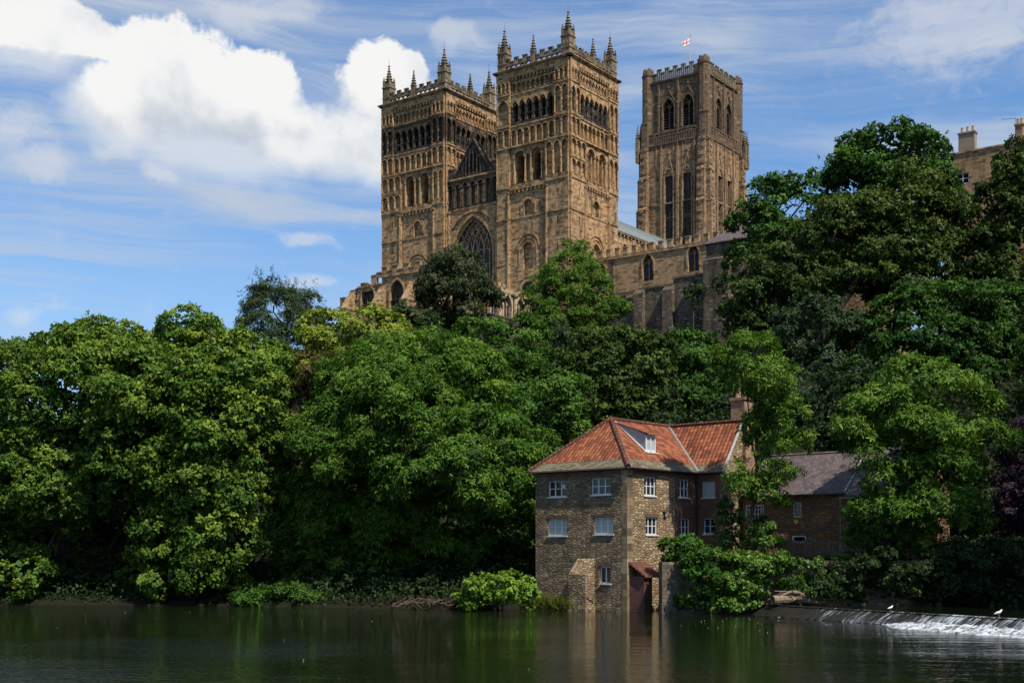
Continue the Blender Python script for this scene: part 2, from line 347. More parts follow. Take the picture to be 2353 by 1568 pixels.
def f_foam(t, p):
    u, v, _ = t.sep(uvs(t)); oc = obj_co(t)
    s = t.noise(t.comb(t.math('MULTIPLY', u, 2.2), v, 0.0), 1.5, 6, .62, 1.2)
    t.put(p.inputs['Base Color'], t.mix(t.smooth(s, .36, .60), (0.05, 0.06, 0.065), (0.60, 0.64, 0.66)))
    p.inputs['Roughness'].default_value = .5
    t.put(p.inputs['Normal'], t.bump(s, 1, .15))
M['foam'] = mat('white churned water', f_foam)
LEAF = {
 'chestnut': leafmat('chestnut leaves', (0.016, 0.044, 0.009), (0.070, 0.140, 0.018), (0.20, 0.265, 0.030)),
 'ash': leafmat('ash leaves', (0.020, 0.052, 0.008), (0.062, 0.134, 0.015), (0.140, 0.23, 0.028)),
 'ashdeep': leafmat('deep green ash leaves', (0.016, 0.044, 0.009), (0.042, 0.105, 0.014), (0.092, 0.175, 0.024)),
 'lime': leafmat('yellow green lime leaves', (0.06, 0.085, 0.012), (0.135, 0.185, 0.022), (0.235, 0.285, 0.038)),
 'sycamore': leafmat('sycamore leaves', (0.018, 0.036, 0.008), (0.046, 0.080, 0.014), (0.105, 0.140, 0.024)),
 'olive': leafmat('olive brown leaves', (0.045, 0.038, 0.012), (0.085, 0.075, 0.020), (0.15, 0.105, 0.032)),
 'grey': leafmat('grey green leaves', (0.022, 0.042, 0.017), (0.048, 0.078, 0.032), (0.098, 0.130, 0.062)),
 'weeping': leafmat('dark weeping leaves', (0.022, 0.034, 0.014), (0.044, 0.062, 0.026), (0.088, 0.105, 0.050)),
 'dark': leafmat('shade toned dark leaves', (0.012, 0.024, 0.008), (0.024, 0.045, 0.013), (0.045, 0.075, 0.022)),  # very dark green, with shade under the trees put into the colour
 'copper': leafmat('purple beech leaves', (0.020, 0.010, 0.018), (0.040, 0.022, 0.036), (0.075, 0.05, 0.07)),
 'bright': leafmat('fresh bright leaves', (0.05, 0.10, 0.010), (0.11, 0.20, 0.018), (0.20, 0.30, 0.040)),
 'ivy': leafmat('glossy ivy leaves', (0.025, 0.062, 0.008), (0.065, 0.14, 0.014), (0.13, 0.22, 0.028), rough=.4, spec=.3),
 'grass': leafmat('rank grass', (0.05, 0.075, 0.012), (0.11, 0.13, 0.022), (0.17, 0.17, 0.035)),
}

# ------------------------------------------------------------------ mesh building
def tag(o, label=None, cat=None, group=None, kind=None):
    if label: o['label'] = label
    if cat: o['category'] = cat
    if group: o['group'] = group
    if kind: o['kind'] = kind
    return o
def thing(name, label, cat, loc=(0, 0, 0), rz=0.0, group=None):
    o = bpy.data.objects.new(name, None); o.empty_display_size = .5; C.objects.link(o)
    o.location = loc; o.rotation_euler = (0, 0, rz); return tag(o, label, cat, group)

class MB:
    def __init__(s, off=(0, 0, 0)): s.v = []; s.f = []; s.m = []; s.off = off; s.cur = 0
    def poly(s, pts, m=None):
        i = len(s.v); s.v.extend(pts); s.f.append(tuple(range(i, i+len(pts)))); s.m.append(s.cur if m is None else m)
    def box(s, x0, x1, y0, y1, z0, z1, m=None, F=None):
        if F is None: F = lambda a, b, c: (a, b, c)
        p = [F(x, y, z) for x in (x0, x1) for y in (y0, y1) for z in (z0, z1)]
        for q in ((0, 1, 3, 2), (4, 6, 7, 5), (0, 4, 5, 1), (2, 3, 7, 6), (0, 2, 6, 4), (1, 5, 7, 3)): s.poly([p[k] for k in q], m)
    def tube(s, p0, p1, r0, r1=None, n=6, m=None, cap=True):
        r1 = r0 if r1 is None else r1
        a, b = Vector(p0), Vector(p1); d = (b-a)
        if d.length < 1e-6: return
        d.normalize(); u = d.orthogonal().normalized(); w = d.cross(u)
        A = []; B = []
        for k in range(n):
            t = 2*math.pi*k/n; e = u*math.cos(t)+w*math.sin(t)
            A.append(tuple(a+e*r0)); B.append(tuple(b+e*r1))
        for k in range(n): s.poly([A[k], A[(k+1) % n], B[(k+1) % n], B[k]], m)
        if cap: s.poly(B, m); s.poly(A[::-1], m)
    def path(s, pts, rs, n=6, m=None):
        for k in range(len(pts)-1): s.tube(pts[k], pts[k+1], rs[k], rs[k+1], n, m, cap=(k == len(pts)-2))
    def lathe(s, cx, cy, prof, n=8, m=None, rot=0.0, F=None):
        G = F or (lambda a, b, c: (a, b, c))
        rings = [[G(cx+r*math.cos(2*math.pi*k/n+rot), cy+r*math.sin(2*math.pi*k/n+rot), z) for k in range(n)] for r, z in prof]
        for i in range(len(rings)-1):
            for k in range(n): s.poly([rings[i][k], rings[i][(k+1) % n], rings[i+1][(k+1) % n], rings[i+1][k]], m)
        s.poly(rings[-1], m)
    def build(s, name, mats, parent=None, loc=None, rz=0, smooth=False):
        if not isinstance(mats, (list, tuple)): mats = [mats]
        me = bpy.data.meshes.new(name); ox, oy, oz = s.off
        V = np.array(s.v, dtype=np.float64)-np.array([ox, oy, oz])
        me.from_pydata(V.tolist(), [], s.f)
        for m_ in mats: me.materials.append(m_)
        me.polygons.foreach_set('material_index', s.m)
        if smooth: me.polygons.foreach_set('use_smooth', [True]*len(s.f))
        me.update(); auto_uv(me)
        o = bpy.data.objects.new(name, me); C.objects.link(o)
        if parent: o.parent = parent
        if loc: o.location = loc
        o.rotation_euler = (0, 0, rz)
        return o
def auto_uv(me):
    """planar UVs in metres for every face: u along the horizontal, v up the slope"""
    nl = len(me.loops); npol = len(me.polygons)
    if not npol: return
    nrm = np.empty(npol*3); me.polygons.foreach_get('normal', nrm); nrm = nrm.reshape(-1, 3)
    tot = np.empty(npol, dtype=np.int64); me.polygons.foreach_get('loop_total', tot)
    vi = np.empty(nl, dtype=np.int64); me.loops.foreach_get('vertex_index', vi)
    co = np.empty(len(me.vertices)*3); me.vertices.foreach_get('co', co); co = co.reshape(-1, 3)
    h = np.hypot(nrm[:, 0], nrm[:, 1]); flat = h < 0.05
    tx = np.where(flat, 1.0, -nrm[:, 1]/np.maximum(h, 1e-6)); ty = np.where(flat, 0.0, nrm[:, 0]/np.maximum(h, 1e-6))
    t = np.stack([tx, ty, np.zeros(npol)], 1); b = np.cross(nrm, t)
    t = np.repeat(t, tot, 0); b = np.repeat(b, tot, 0); p = co[vi]
    uv = np.stack([(p*t).sum(1), (p*b).sum(1)], 1)
    me.uv_layers.new(name='UVMap').data.foreach_set('uv', uv.ravel())

def arch_pts(ac, w, spring, kind, n=8, Rk=1.0):
    h = w/2
    if kind == 's': return [(ac-h, spring), (ac+h, spring)]
    if kind == 'r': return [(ac-h*math.cos(math.pi*k/n), spring+h*math.sin(math.pi*k/n)) for k in range(n+1)]
    rr = w*Rk; a1 = math.acos(max(-1, min(1, (rr-h)/rr))); half = n//2
    L = [(ac-h+rr-rr*math.cos(a1*k/half), spring+rr*math.sin(a1*k/half)) for k in range(half+1)]
    return L+[(2*ac-x, z) for x, z in L[-2::-1]]

class FM:
    """a wall face: a runs to the right seen from outside, d outward, z up"""
    def __init__(s, mb, side, x0, x1, y0, y1):
        s.mb = mb
        s.F = {'W': lambda a, d, z: (x0-d, y1-a, z), 'S': lambda a, d, z: (x0+a, y0-d, z),
               'E': lambda a, d, z: (x1+d, y0+a, z), 'N': lambda a, d, z: (x1-a, y1+d, z)}[side]
    def quad(s, a0, a1, z0, z1, d, m=None): s.mb.poly([s.F(a0, d, z0), s.F(a1, d, z0), s.F(a1, d, z1), s.F(a0, d, z1)], m)
    def poly(s, az, d, m=None): s.mb.poly([s.F(a, d, z) for a, z in az], m)
    def box(s, a0, a1, d0, d1, z0, z1, m=None): s.mb.box(a0, a1, d0, d1, z0, z1, m, s.F)
    def slope(s, a0, a1, d0, d1, z0, z1, m=None):      # wedge: height z0 at d1 (outer), z1 at d0
        F = s.F
        s.mb.poly([F(a0, d1, z0), F(a1, d1, z0), F(a1, d0, z1), F(a0, d0, z1)], m)
        s.mb.poly([F(a0, d0, z0), F(a0, d1, z0), F(a0, d0, z1)], m); s.mb.poly([F(a1, d1, z0), F(a1, d0, z0), F(a1, d0, z1)], m)
    def plate(s, a0, a1, z0, z1, d0, d1, ops=(), m=None, sides=True, n=8):
        """wall slab from depth d0 (back) to d1 (front) with openings (centre, width, sill, spring, kind[, Rk])"""
        F = s.F; ops = sorted(ops); x = a0
        for op in ops:
            ac, w, sill, spr, kind = op[:5]; Rk = op[5] if len(op) > 5 else 1.0
            l, r = ac-w/2, ac+w/2
            if l > x+1e-4: s.quad(x, l, z0, z1, d1, m)
            if sill > z0+1e-4: s.quad(l, r, z0, sill, d1, m)
            P = arch_pts(ac, w, spr, kind, n, Rk)
            for (xa, za), (xb, zb) in zip(P, P[1:]): s.mb.poly([F(xa, d1, za), F(xb, d1, zb), F(xb, d1, z1), F(xa, d1, z1)], m)
            loop = [(l, sill)]+P+[(r, sill)]
            for k in range(len(loop)):
                (xa, za), (xb, zb) = loop[k], loop[(k+1) % len(loop)]
                if abs(xa-xb)+abs(za-zb) > 1e-5: s.mb.poly([F(xa, d1, za), F(xa, d0, za), F(xb, d0, zb), F(xb, d1, zb)], m)
            x = r
        if x < a1-1e-4: s.quad(x, a1, z0, z1, d1, m)
        if sides:
            for a in (a0, a1): s.mb.poly([F(a, d0, z0), F(a, d1, z0), F(a, d1, z1), F(a, d0, z1)], m)
            s.mb.poly([F(a0, d0, z1), F(a1, d0, z1), F(a1, d1, z1), F(a0, d1, z1)], m)
            s.mb.poly([F(a0, d0, z0), F(a1, d0, z0), F(a1, d1, z0), F(a0, d1, z0)], m)
    def ring(s, ac, w, spr, kind, t, d0, d1, m=None, n=8, Rk=1.0, legs=0.0):
        """projecting moulding round an arch"""
        F = s.F; P = arch_pts(ac, w, spr, kind, n, Rk); k = (w/2+t)/(w/2)
        Q = [(ac+(x-ac)*k, spr+(z-spr)*k) for x, z in P]
        if legs: P = [(P[0][0], spr-legs)]+P+[(P[-1][0], spr-legs)]; Q = [(Q[0][0], spr-legs)]+Q+[(Q[-1][0], spr-legs)]
        for i in range(len(P)-1):
            p, q, p2, q2 = P[i], Q[i], P[i+1], Q[i+1]
            s.mb.poly([F(p[0], d1, p[1]), F(p2[0], d1, p2[1]), F(q2[0], d1, q2[1]), F(q[0], d1, q[1])], m)
            s.mb.poly([F(q[0], d1, q[1]), F(q2[0], d1, q2[1]), F(q2[0], d0, q2[1]), F(q[0], d0, q[1])], m)
            s.mb.poly([F(p[0], d0, p[1]), F(p2[0], d0, p2[1]), F(p2[0], d1, p2[1]), F(p[0], d1, p[1])], m)
    def col(s, a, d, z0, z1, r, m=None, n=6, cap=True):
        s.mb.tube(s.F(a, d, z0), s.F(a, d, z1), r, r, n, m, False)
        if cap: s.box(a-r*1.6, a+r*1.6, d-r*1.5, d+r*1.5, z1-.18, z1, m); s.box(a-r*1.5, a+r*1.5, d-r*1.4, d+r*1.4, z0, z0+.14, m)
    def arcade(s, a0, a1, n, z0, z1, d0, d1, sill, apex, kind='r', gap=.22, Rk=1.0, mold=.11, colr=.10, m=None):
        """blind arcade: n arches between a0 and a1, with shafts and mouldings"""
        p = (a1-a0)/n; w = p-gap
        rise = w/2 if kind == 'r' else math.sqrt((w*Rk)**2-(w*Rk-w/2)**2)
        spr = apex-rise
        ops = [(a0+p*(k+.5), w, sill, spr, kind, Rk) for k in range(n)]
        s.plate(a0, a1, z0, z1, d0, d1, ops, m)
        for k in range(n):
            s.ring(a0+p*(k+.5), w, spr, kind, mold, d1-.02, d1+.09, m, Rk=Rk)
        for k in range(n+1):
            a = a0+p*k
            if colr: s.col(min(max(a, a0+colr*1.2), a1-colr*1.2), d1+.02, sill, spr, colr, m)
        return ops
def mural(fm, zs, proj=.10, h=.22, a0=0, a1=14, d=0.0, m=None):
    for z in zs: fm.box(a0, a1, d-.2, d+proj, z-h/2, z+h/2, m)

# ------------------------------------------------------------------ the cathedral
CROT = math.atan2(0.806, 0.592)
CATH = thing('cathedral', 'vast twin towered sandstone cathedral crowning the wooded bank, with a third tower behind', 'cathedral', (9.0, 198.0, Z0), CROT)
OFF = (0, 0, Z0)
def spire(mb, cx, cy, z0, h, r, n=8, crock=5):
    prof = [(r, z0)]
    for k in range(crock):
        f0 = (k+.55)/crock*.86; f1 = (k+.8)/crock*.86; f2 = (k+.95)/crock*.86
        rr = lambda f: r*(1-f)**1.0+.03
        prof += [(rr(f0)*.88, z0+h*f0), (rr(f1)*1.32+.04, z0+h*(f1-.02)), (rr(f2)*.9, z0+h*f2)]
    prof += [(.05, z0+h*.90), (r*.34+.05, z0+h*.93), (r*.30, z0+h*.96), (.02, z0+h)]
    mb.lathe(cx, cy, prof, n)
def corner_pinnacle(cx, cy, m, parent, name='corner_pinnacle'):
    mb = MB(OFF); w = .80
    mb.box(cx-w, cx+w, cy-w, cy+w, 81.8, 84.85)
    mb.box(cx-w-.09, cx+w+.09, cy-w-.09, cy+w+.09, 83.05, 83.2); mb.box(cx-w-.12, cx+w+.12, cy-w-.12, cy+w+.12, 84.85, 85.05)
    mb.box(cx-w+.10, cx+w-.10, cy-w+.10, cy+w-.10, 85.05, 85.8)
    for sx in (-1, 1):
        for sy in (-1, 1):
            mb.box(cx+sx*.62-.17, cx+sx*.62+.17, cy+sy*.62-.17, cy+sy*.62+.17, 85.05, 85.95)
            spire(mb, cx+sx*.62, cy+sy*.62, 85.95, .95, .20, 6, 3)
        for q in (-.25, .25):
            for (ax, ay) in ((cx+sx*w, cy+q), (cx+q, cy+sx*w)): mb.box(ax-.05 if ax != cx+q else ax-.09, ax+.05 if ax != cx+q else ax+.09, ay-.05 if ay != cy+q else ay-.09, ay+.05 if ay != cy+q else ay+.09, 83.4, 84.7)
    spire(mb, cx, cy, 85.75, 3.3, .62, 8, 6)
    mb.tube((cx, cy, 88.9), (cx, cy, 90.3), .035, .015, 4)
    mb.build(name, m, parent)
def pierced_parapet(mb, side, x0, x1, y0, y1, L, z0):
    fm = FM(mb, side, x0, x1, y0, y1); a0, a1 = 1.5, L-1.5
    d0, d1 = -.30, .0
    fm.box(a0, a1, d0, d1, z0, z0+.14); fm.box(a0, a1, d0-.04, d1+.06, z0+.74, z0+.90)
    n = 11; p = (a1-a0)/n
    for k in range(n):      # pierced lower band
        c = a0+p*(k+.5)
        fm.box(a0+p*k-.10 if k else a0, a0+p*k+.13, d0, d1, z0+.14, z0+.74)
        for sg in (-1, 1):
            fm.poly([(c+sg*p*.5, z0+.14), (c+sg*.02, z0+.14), (c+sg*p*.5, z0+.46)], d1-.05); fm.poly([(c+sg*p*.5, z0+.74), (c+sg*.02, z0+.74), (c+sg*p*.5, z0+.44)], d1-.05)
            fm.poly([(c+sg*p*.5, z0+.14), (c+sg*.02, z0+.14), (c+sg*p*.5, z0+.46)], d0+.05); fm.poly([(c+sg*p*.5, z0+.74), (c+sg*.02, z0+.74), (c+sg*p*.5, z0+.44)], d0+.05)
    fm.box(a1-.13, a1, d0, d1, z0+.14, z0+.74)
    nm = 13; q = (a1-a0)/nm
    for k in range(nm):     # battlements with slits
        l, r = a0+q*k, a0+q*(k+1); hi = z0+1.95 if k % 2 == 0 else z0+1.42
        for f0, f1 in ((0, .16), (.42, .58), (.84, 1.0)): fm.box(l+q*f0, l+q*f1, d0+.03, d1-.03, z0+.90, hi-.22)
        fm.box(l, r, d0, d1, hi-.24, hi-.06); fm.box(l-.04, r+.04, d0-.05, d1+.05, hi-.06, hi+.05)
def west_tower(y0, wide, m, label):
    y1 = y0+14.0; x0, x1 = 0.0, 14.0
    mb = MB(OFF); darkm = 1
    tower = bpy.data.objects.new('bell_tower', None)
    wins = []
    # unseen sides, plinth to cornice
    for sd in ('N', 'E'):
        fm = FM(mb, sd, x0, x1, y0, y1); fm.quad(0, 14, Z0, 81.5, 0)
    mb.poly([(x0, y0, 81.45), (x1, y0, 81.45), (x1, y1, 81.45), (x0, y1, 81.45)])
    for z in (62.5, 72.5): mb.poly([(x0+.5, y0+.5, z), (x1, y0+.5, z), (x1, y1, z), (x0+.5, y1, z)], 1)
    for sd in ('W', 'S'):
        fm = FM(mb, sd, x0, x1, y0, y1)
        if sd == 'W': wl, wr = (4.4, 2.5) if wide == 'N' else (2.5, 4.4)
        else: wl, wr = (4.3, 2.8) if wide == 'S' else (2.6, 2.8)
        Pl, Pr = (2.6, 2.7); c0, c1 = wl, 14-wr; cc = (c0+c1)/2
        # --- lower walls
        inner = []
        fm.plate(0, wl, Z0, 62.7, -.5, .30); fm.plate(14-wr, 14, Z0, 62.7, -.5, .30)
        if sd == 'W' or wide == 'S':
            ops = [(cc, 1.7, 57.9, 59.6, 'r')]
            fm.plate(c0, c1, 55.9, 62.2, -.5, 0, ops); fm.ring(cc, 1.75, 59.6, 'r', .28, -.02, .14); fm.ring(cc, 2.5, 59.6, 'r', .24, -.02, .10, legs=1.5)
            ops2 = [(cc, 2.0, 49.3, 52.5, 'r')]
            fm.plate(c0, c1, 48.3, 55.9, -.5, 0, ops2); fm.ring(cc, 2.05, 52.5, 'r', .3, -.02, .16); fm.ring(cc, 3.2, 52.6, 'r', .22, -.02, .12, legs=2.5); fm.ring(cc, 4.2, 52.7, 'r', .25, -.02, .16)
            fm.quad(c0, c1, Z0, 62.2, -.5)
            fm.plate(c0, c1, Z0, 48.3, -.5, 0, [(cc, 2.5, 43.9, 46.0, 'r')]); fm.ring(cc, 2.55, 46.0, 'r', .4, -.02, .14, legs=1.6); fm.ring(cc, 3.8, 46.1, 'r', .2, -.02, .1)
            if sd == 'W': wins.append((fm, cc, 2.5, 43.9, 46.0, -.42))
            for k in range(9): a = c0+.35+k*(c1-c0-.7)/8; fm.box(a-.14, a+.14, -.1, .32, 61.75, 62.2)
            mural(fm, (57.7,), a0=c0, a1=c1)
            for a in (c0-.25, c1+.25): fm.col(a, .32, Z0+4, 62.0, .17)
        else:
            fm.quad(c0, c1, Z0, 62.2, 0)
        fm.box(c0, c1, -.4, .34, 62.2, 62.75)
        # slit windows in the stair turret
        for z in (60.6, 56.2, 52.0, 46.5):
            a = wl-1.9 if wide != 'S' or sd == 'S' else 14-wr+2.4
            fm.box(a-.07, a+.07, .29, .305, z-.65, z+.65, darkm)
        mural(fm, (57.7, 62.7), .14, .26, 0, wl, .30); mural(fm, (57.7, 62.7), .14, .26, 14-wr, 14, .30); mural(fm, (50.5,), .08, .2, 0, wl, .30); mural(fm, (50.5,), .08, .2, 14-wr, 14, .30)
        # --- stage with two open arches
        z0, z1 = 62.7, 69.2
        oa, ob = cc-1.65, cc+1.65
        inner = [(oa, 1.35, 63.4, 67.3, 'r'), (ob, 1.35, 63.4, 67.3, 'r')]
        fm.plate(0.5, 14, z0, z1, -1.7, -.5, inner)
        ops = [(oa, 1.95, 63.2, 67.45, 'r'), (cc, .75, 63.5, 67.2, 'p'), (ob, 1.95, 63.2, 67.45, 'r')]
        fm.plate(c0, c1, z0, z1, -.5, .05, ops)
        for a in (oa, ob): fm.ring(a, 2.0, 67.45, 'r', .26, 0, .2); fm.ring(a, 1.40, 67.35, 'r', .2, -.5, -.3, legs=3.8)
        fm.ring(cc, .8, 67.2, 'p', .14, 0, .16)
        for a in (oa-1.05, oa+1.1, ob-1.1, ob+1.05): fm.col(a, .1, 63.3, 67.45, .13)
        def pil(a0, a1, z0, z1, n, sill, apex, kind, d=.30, gap=.24):
            fm.arcade(a0, a1, n, z0, z1, -.05, d, sill, apex, kind, gap)
            fm.box(a0, a1, -.5, -.05, z0, z1)
        if wl > 3.5:
            pil(0, wl, z0, 66.0, 3, 63.3, 65.6, 'r'); pil(0, wl, 66.0, z1, 3, 66.3, 68.8, 'r'); mural(fm, (66.0,), .1, .2, 0, wl, .3)
            if sd == 'S': pass
        else: fm.plate(0, wl, z0, z1, -.5, .30)
        if wr > 3.5: pil(14-wr, 14, z0, z1, 3, 63.5, 68.75, 'p')
        elif sd == 'S': pil(14-wr, 14, z0, z1, 2, 63.5, 68.3, 'p')
        else: pil(14-wr, 14, z0, z1, 2, 63.5, 68.3, 'p')
        mural(fm, (69.2,), .13, .25, 0, 14, .30)
        # --- blind arcade
        z0, z1 = 69.2, 72.7
        pil(0, Pl, z0, z1, 2, 69.6, 72.2, 'r'); pil(14-Pr, 14, z0, z1, 2, 69.6, 72.35, 'r')
        fm.quad(.5, 13.5, z0, z1, -.5); fm.arcade(Pl, 14-Pr, 7, z0, z1, -.35, .06, 69.5, 72.0, 'r', .24)
        fm.quad(Pl, 14-Pr, z0, z1, -.35)
        mural(fm, (72.7,), .13, .25, 0, Pl, .30); mural(fm, (72.7,), .13, .25, 14-Pr, 14, .30); mural(fm, (72.6,), .13, .25, Pl, 14-Pr, .06)
        # --- belfry
        z0, z1 = 72.7, 77.85
        pil(0, Pl, z0, z1, 1 if sd == 'W' and wide != 'N' else 2, 73.1, 77.1, 'p'); pil(14-Pr, 14, z0, z1, 2, 73.1, 77.3, 'p')
        n = 6; p = (14-Pl-Pr-.5)/n; b0 = Pl+.25
        ops = [(b0+p*(k+.5), p-.18, 73.2, 75.75, 'p', .8) for k in range(n)]; inn = [(b0+p*(k+.5), .74, 73.3, 75.9, 'p', 1.2) for k in range(n)]
        fm.plate(Pl, 14-Pr, z0, 75.75, -.45, .05, [(o[0], o[1], o[2], 75.75, 's') for o in ops], 2, sides=False); fm.plate(Pl, 14-Pr, 75.75, z1, -.45, .05, [(o[0], o[1], 75.75, 75.75, 'p', .8) for o in ops]); fm.plate(.5, 14, z0, z1, -1.3, -.45, inn, darkm if wide != 'X' else 0)  # inner plate coloured near black for the shaded recess
        for k in range(n):
            c = b0+p*(k+.5)
            fm.ring(c, p-.2, 75.75, 'p', .16, 0, .16, Rk=.8); fm.ring(c, p-.62, 75.75, 'p', .14, -.45, -.2, Rk=.8)
            wins.append((fm, c, .62, 73.2, 75.9, -.95))
            for sg in (-1, 1):
                fm.col(c+sg*(p/2-.22), -.12, 73.0, 75.75, .11, 2); fm.col(c+sg*(p/2-.42), -.32, 73.0, 75.75, .09, 2)
                fm.box(c+sg*(p/2-.3)-.2, c+sg*(p/2-.3)+.2, -.4, .0, 74.3, 74.42, 2)
        mural(fm, (77.85,), .13, .25, 0, Pl, .30); mural(fm, (77.85,), .13, .25, 14-Pr, 14, .30); mural(fm, (77.7,), .1, .22, Pl, 14-Pr, .05)
        # --- top arcade and corbel table
        z0, z1 = 77.85, 81.5
        for (a0, a1) in ((0, Pl), (14-Pr, 14)):
            pil(a0, a1, z0, 80.4, 3, 78.2, 79.9, 'r', gap=.28); fm.plate(a0, a1, 80.4, z1, -.5, .30)
        fm.quad(Pl, 14-Pr, z0, 80.4, -.45)
        fm.arcade(Pl+.2, 14-Pr-.2, 9, z0, 79.75, -.45, -.08, 78.1, 79.5, 'r', .30, colr=.09); fm.quad(Pl, 14-Pr, 79.75, 80.4, -.1)
        for k in range(12): a = Pl+.45+k*(14-Pl-Pr-.9)/11; fm.box(a-.16, a+.16, -.12, .26, 80.0, 80.42)
        fm.plate(Pl, 14-Pr, 80.42, z1, -.5, .30)
        # fill between pilaster core and centre panels
        fm.quad(.5, 13.5, 69.2, 72.7, -.5)
        for a in (0.0, 14.0):    # roll at the angles
            fm.mb.tube(fm.F(a, .30 if sd == 'W' else .30, 62), fm.F(a, .30, 81.3), .12, .12, 6, 0, False)
    for sd, L in (('W', 14), ('S', 14), ('N', 14), ('E', 14)):
        fm = FM(mb, sd, x0, x1, y0, y1); fm.box(-.55, 14.55, -.3, .55, 81.5, 81.72); fm.box(-.7, 14.7, -.3, .70, 81.72, 81.85)
    body = mb.build('bell_tower', [m, M['void'], M['stone_black']], CATH)
    body['label'] = label
    pp = MB(OFF)
    for sd in 'WSNE': pierced_parapet(pp, sd, x0, x1, y0, y1, 14.0, 81.85)
    pp.build('parapet', M['stone_par'], body)
    for (cx, cy) in ((.75, .75), (13.25, .75), (.75, 13.25), (13.25, 13.25)): corner_pinnacle(x0+cx, y0+cy, M['stone_par'], body)
    for (cx, cy) in ((7, .1), (7, 13.9), (.1, 7), (13.9, 7)):
        q = MB(OFF); X, Y = x0+cx, y0+cy
        q.box(X-.36, X+.36, Y-.36, Y+.36, 81.85, 84.0); q.box(X-.44, X+.44, Y-.44, Y+.44, 83.85, 84.02); spire(q, X, Y, 84.0, 2.6, .40, 8, 5)
        q.build('pinnacle', M['stone_par'], body)
    for (fm_, c, w, sill, spr, d) in wins:
        q = MB(OFF); fm_.mb = q
        if w > 1.5:
            P = arch_pts(c, w, spr, 'r', 10); fm_.poly([(c-w/2, sill)]+P+[(c+w/2, sill)], d)
            for k in (-1, 1): fm_.box(c+k*w/6-.05, c+k*w/6+.05, d, d+.06, sill, spr+w*.42, 1)
            fm_.box(c-w/2, c+w/2, d, d+.05, spr-.05, spr+.05, 1)
            q.build('window', [M['leaded'], M['stone_dark']], body)
        else:
            k = 0
            while sill+.2+k*.30 < spr+.4:
                z = sill+.12+k*.30; fm_.slope(c-w/2-.02, c+w/2+.02, d-.25, d+.12, z, z+.20); fm_.box(c-w/2-.02, c+w/2+.02, d+.09, d+.12, z-.05, z); k += 1
            q.build('louvre', M['louvre'], body)
    return body
west_tower(0.0, 'S', M['stone'], 'right hand west tower in clean orange brown stone')
west_tower(25.2, 'N', M['stone_nw'], 'left hand west tower with a soot blackened belfry stage')

def tracery(fm, c, w, sill, spr, Rk, d, nl, r, m=0):
    """mullions that branch into intersecting curved bars inside a pointed head"""
    h = w/2; rr = w*Rk
    def inside(a, z): return z <= spr or (((a-(c-h+rr))**2+(z-spr)**2) < rr*rr*.985 and ((a-(c+h-rr))**2+(z-spr)**2) < rr*rr*.985)
    p = w/nl; mb = fm.mb
    for k in range(1, nl):
        a = c-h+p*k
        mb.tube(fm.F(a, d, sill), fm.F(a, d, spr), r, r, 4, m, False)
    for k in range(0, nl+1):
        for sg in (-1, 1):
            a = c-h+p*k; prev = (a, spr); st = 0
            for j in range(1, 15):
                t = j/14*math.acos((rr-h)/rr)*1.0
                q = (a+sg*(rr-rr*math.cos(t)), spr+rr*math.sin(t))
                if not inside(*q): break
                mb.tube(fm.F(prev[0], d, prev[1]), fm.F(q[0], d, q[1]), r*.9, r*.9, 4, m, False); prev = q
    for k in range(nl):      # light heads
        P = arch_pts(c-h+p*(k+.5), p, spr-p*.2, 'p', 6)
        for (xa, za), (xb, zb) in zip(P, P[1:]): mb.tube(fm.F(xa, d, za), fm.F(xb, d, zb), r*.8, r*.8, 4, m, False)
def circle_bar(fm, c, z, rad, d, r, m=0, n=10):
    P = [(c+rad*math.cos(2*math.pi*k/n), z+rad*math.sin(2*math.pi*k/n)) for k in range(n+1)]
    for (xa, za), (xb, zb) in zip(P, P[1:]): fm.mb.tube(fm.F(xa, d, za), fm.F(xb, d, zb), r, r, 4, m, False)
def pointed_window(fm, c, w, sill, spr, Rk, d, nl, parent, off, mats, r=.09, name='window'):
    """glass behind stone tracery, one mesh"""
    q = MB(off); old = fm.mb; fm.mb = q
    fm.poly([(c-w/2, sill)]+arch_pts(c, w, spr, 'p', 10, Rk)+[(c+w/2, sill)], d, 0)
    tracery(fm, c, w, sill, spr, Rk, d+.10, nl, r, 1)
    o = q.build(name, mats, parent); fm.mb = old; return o
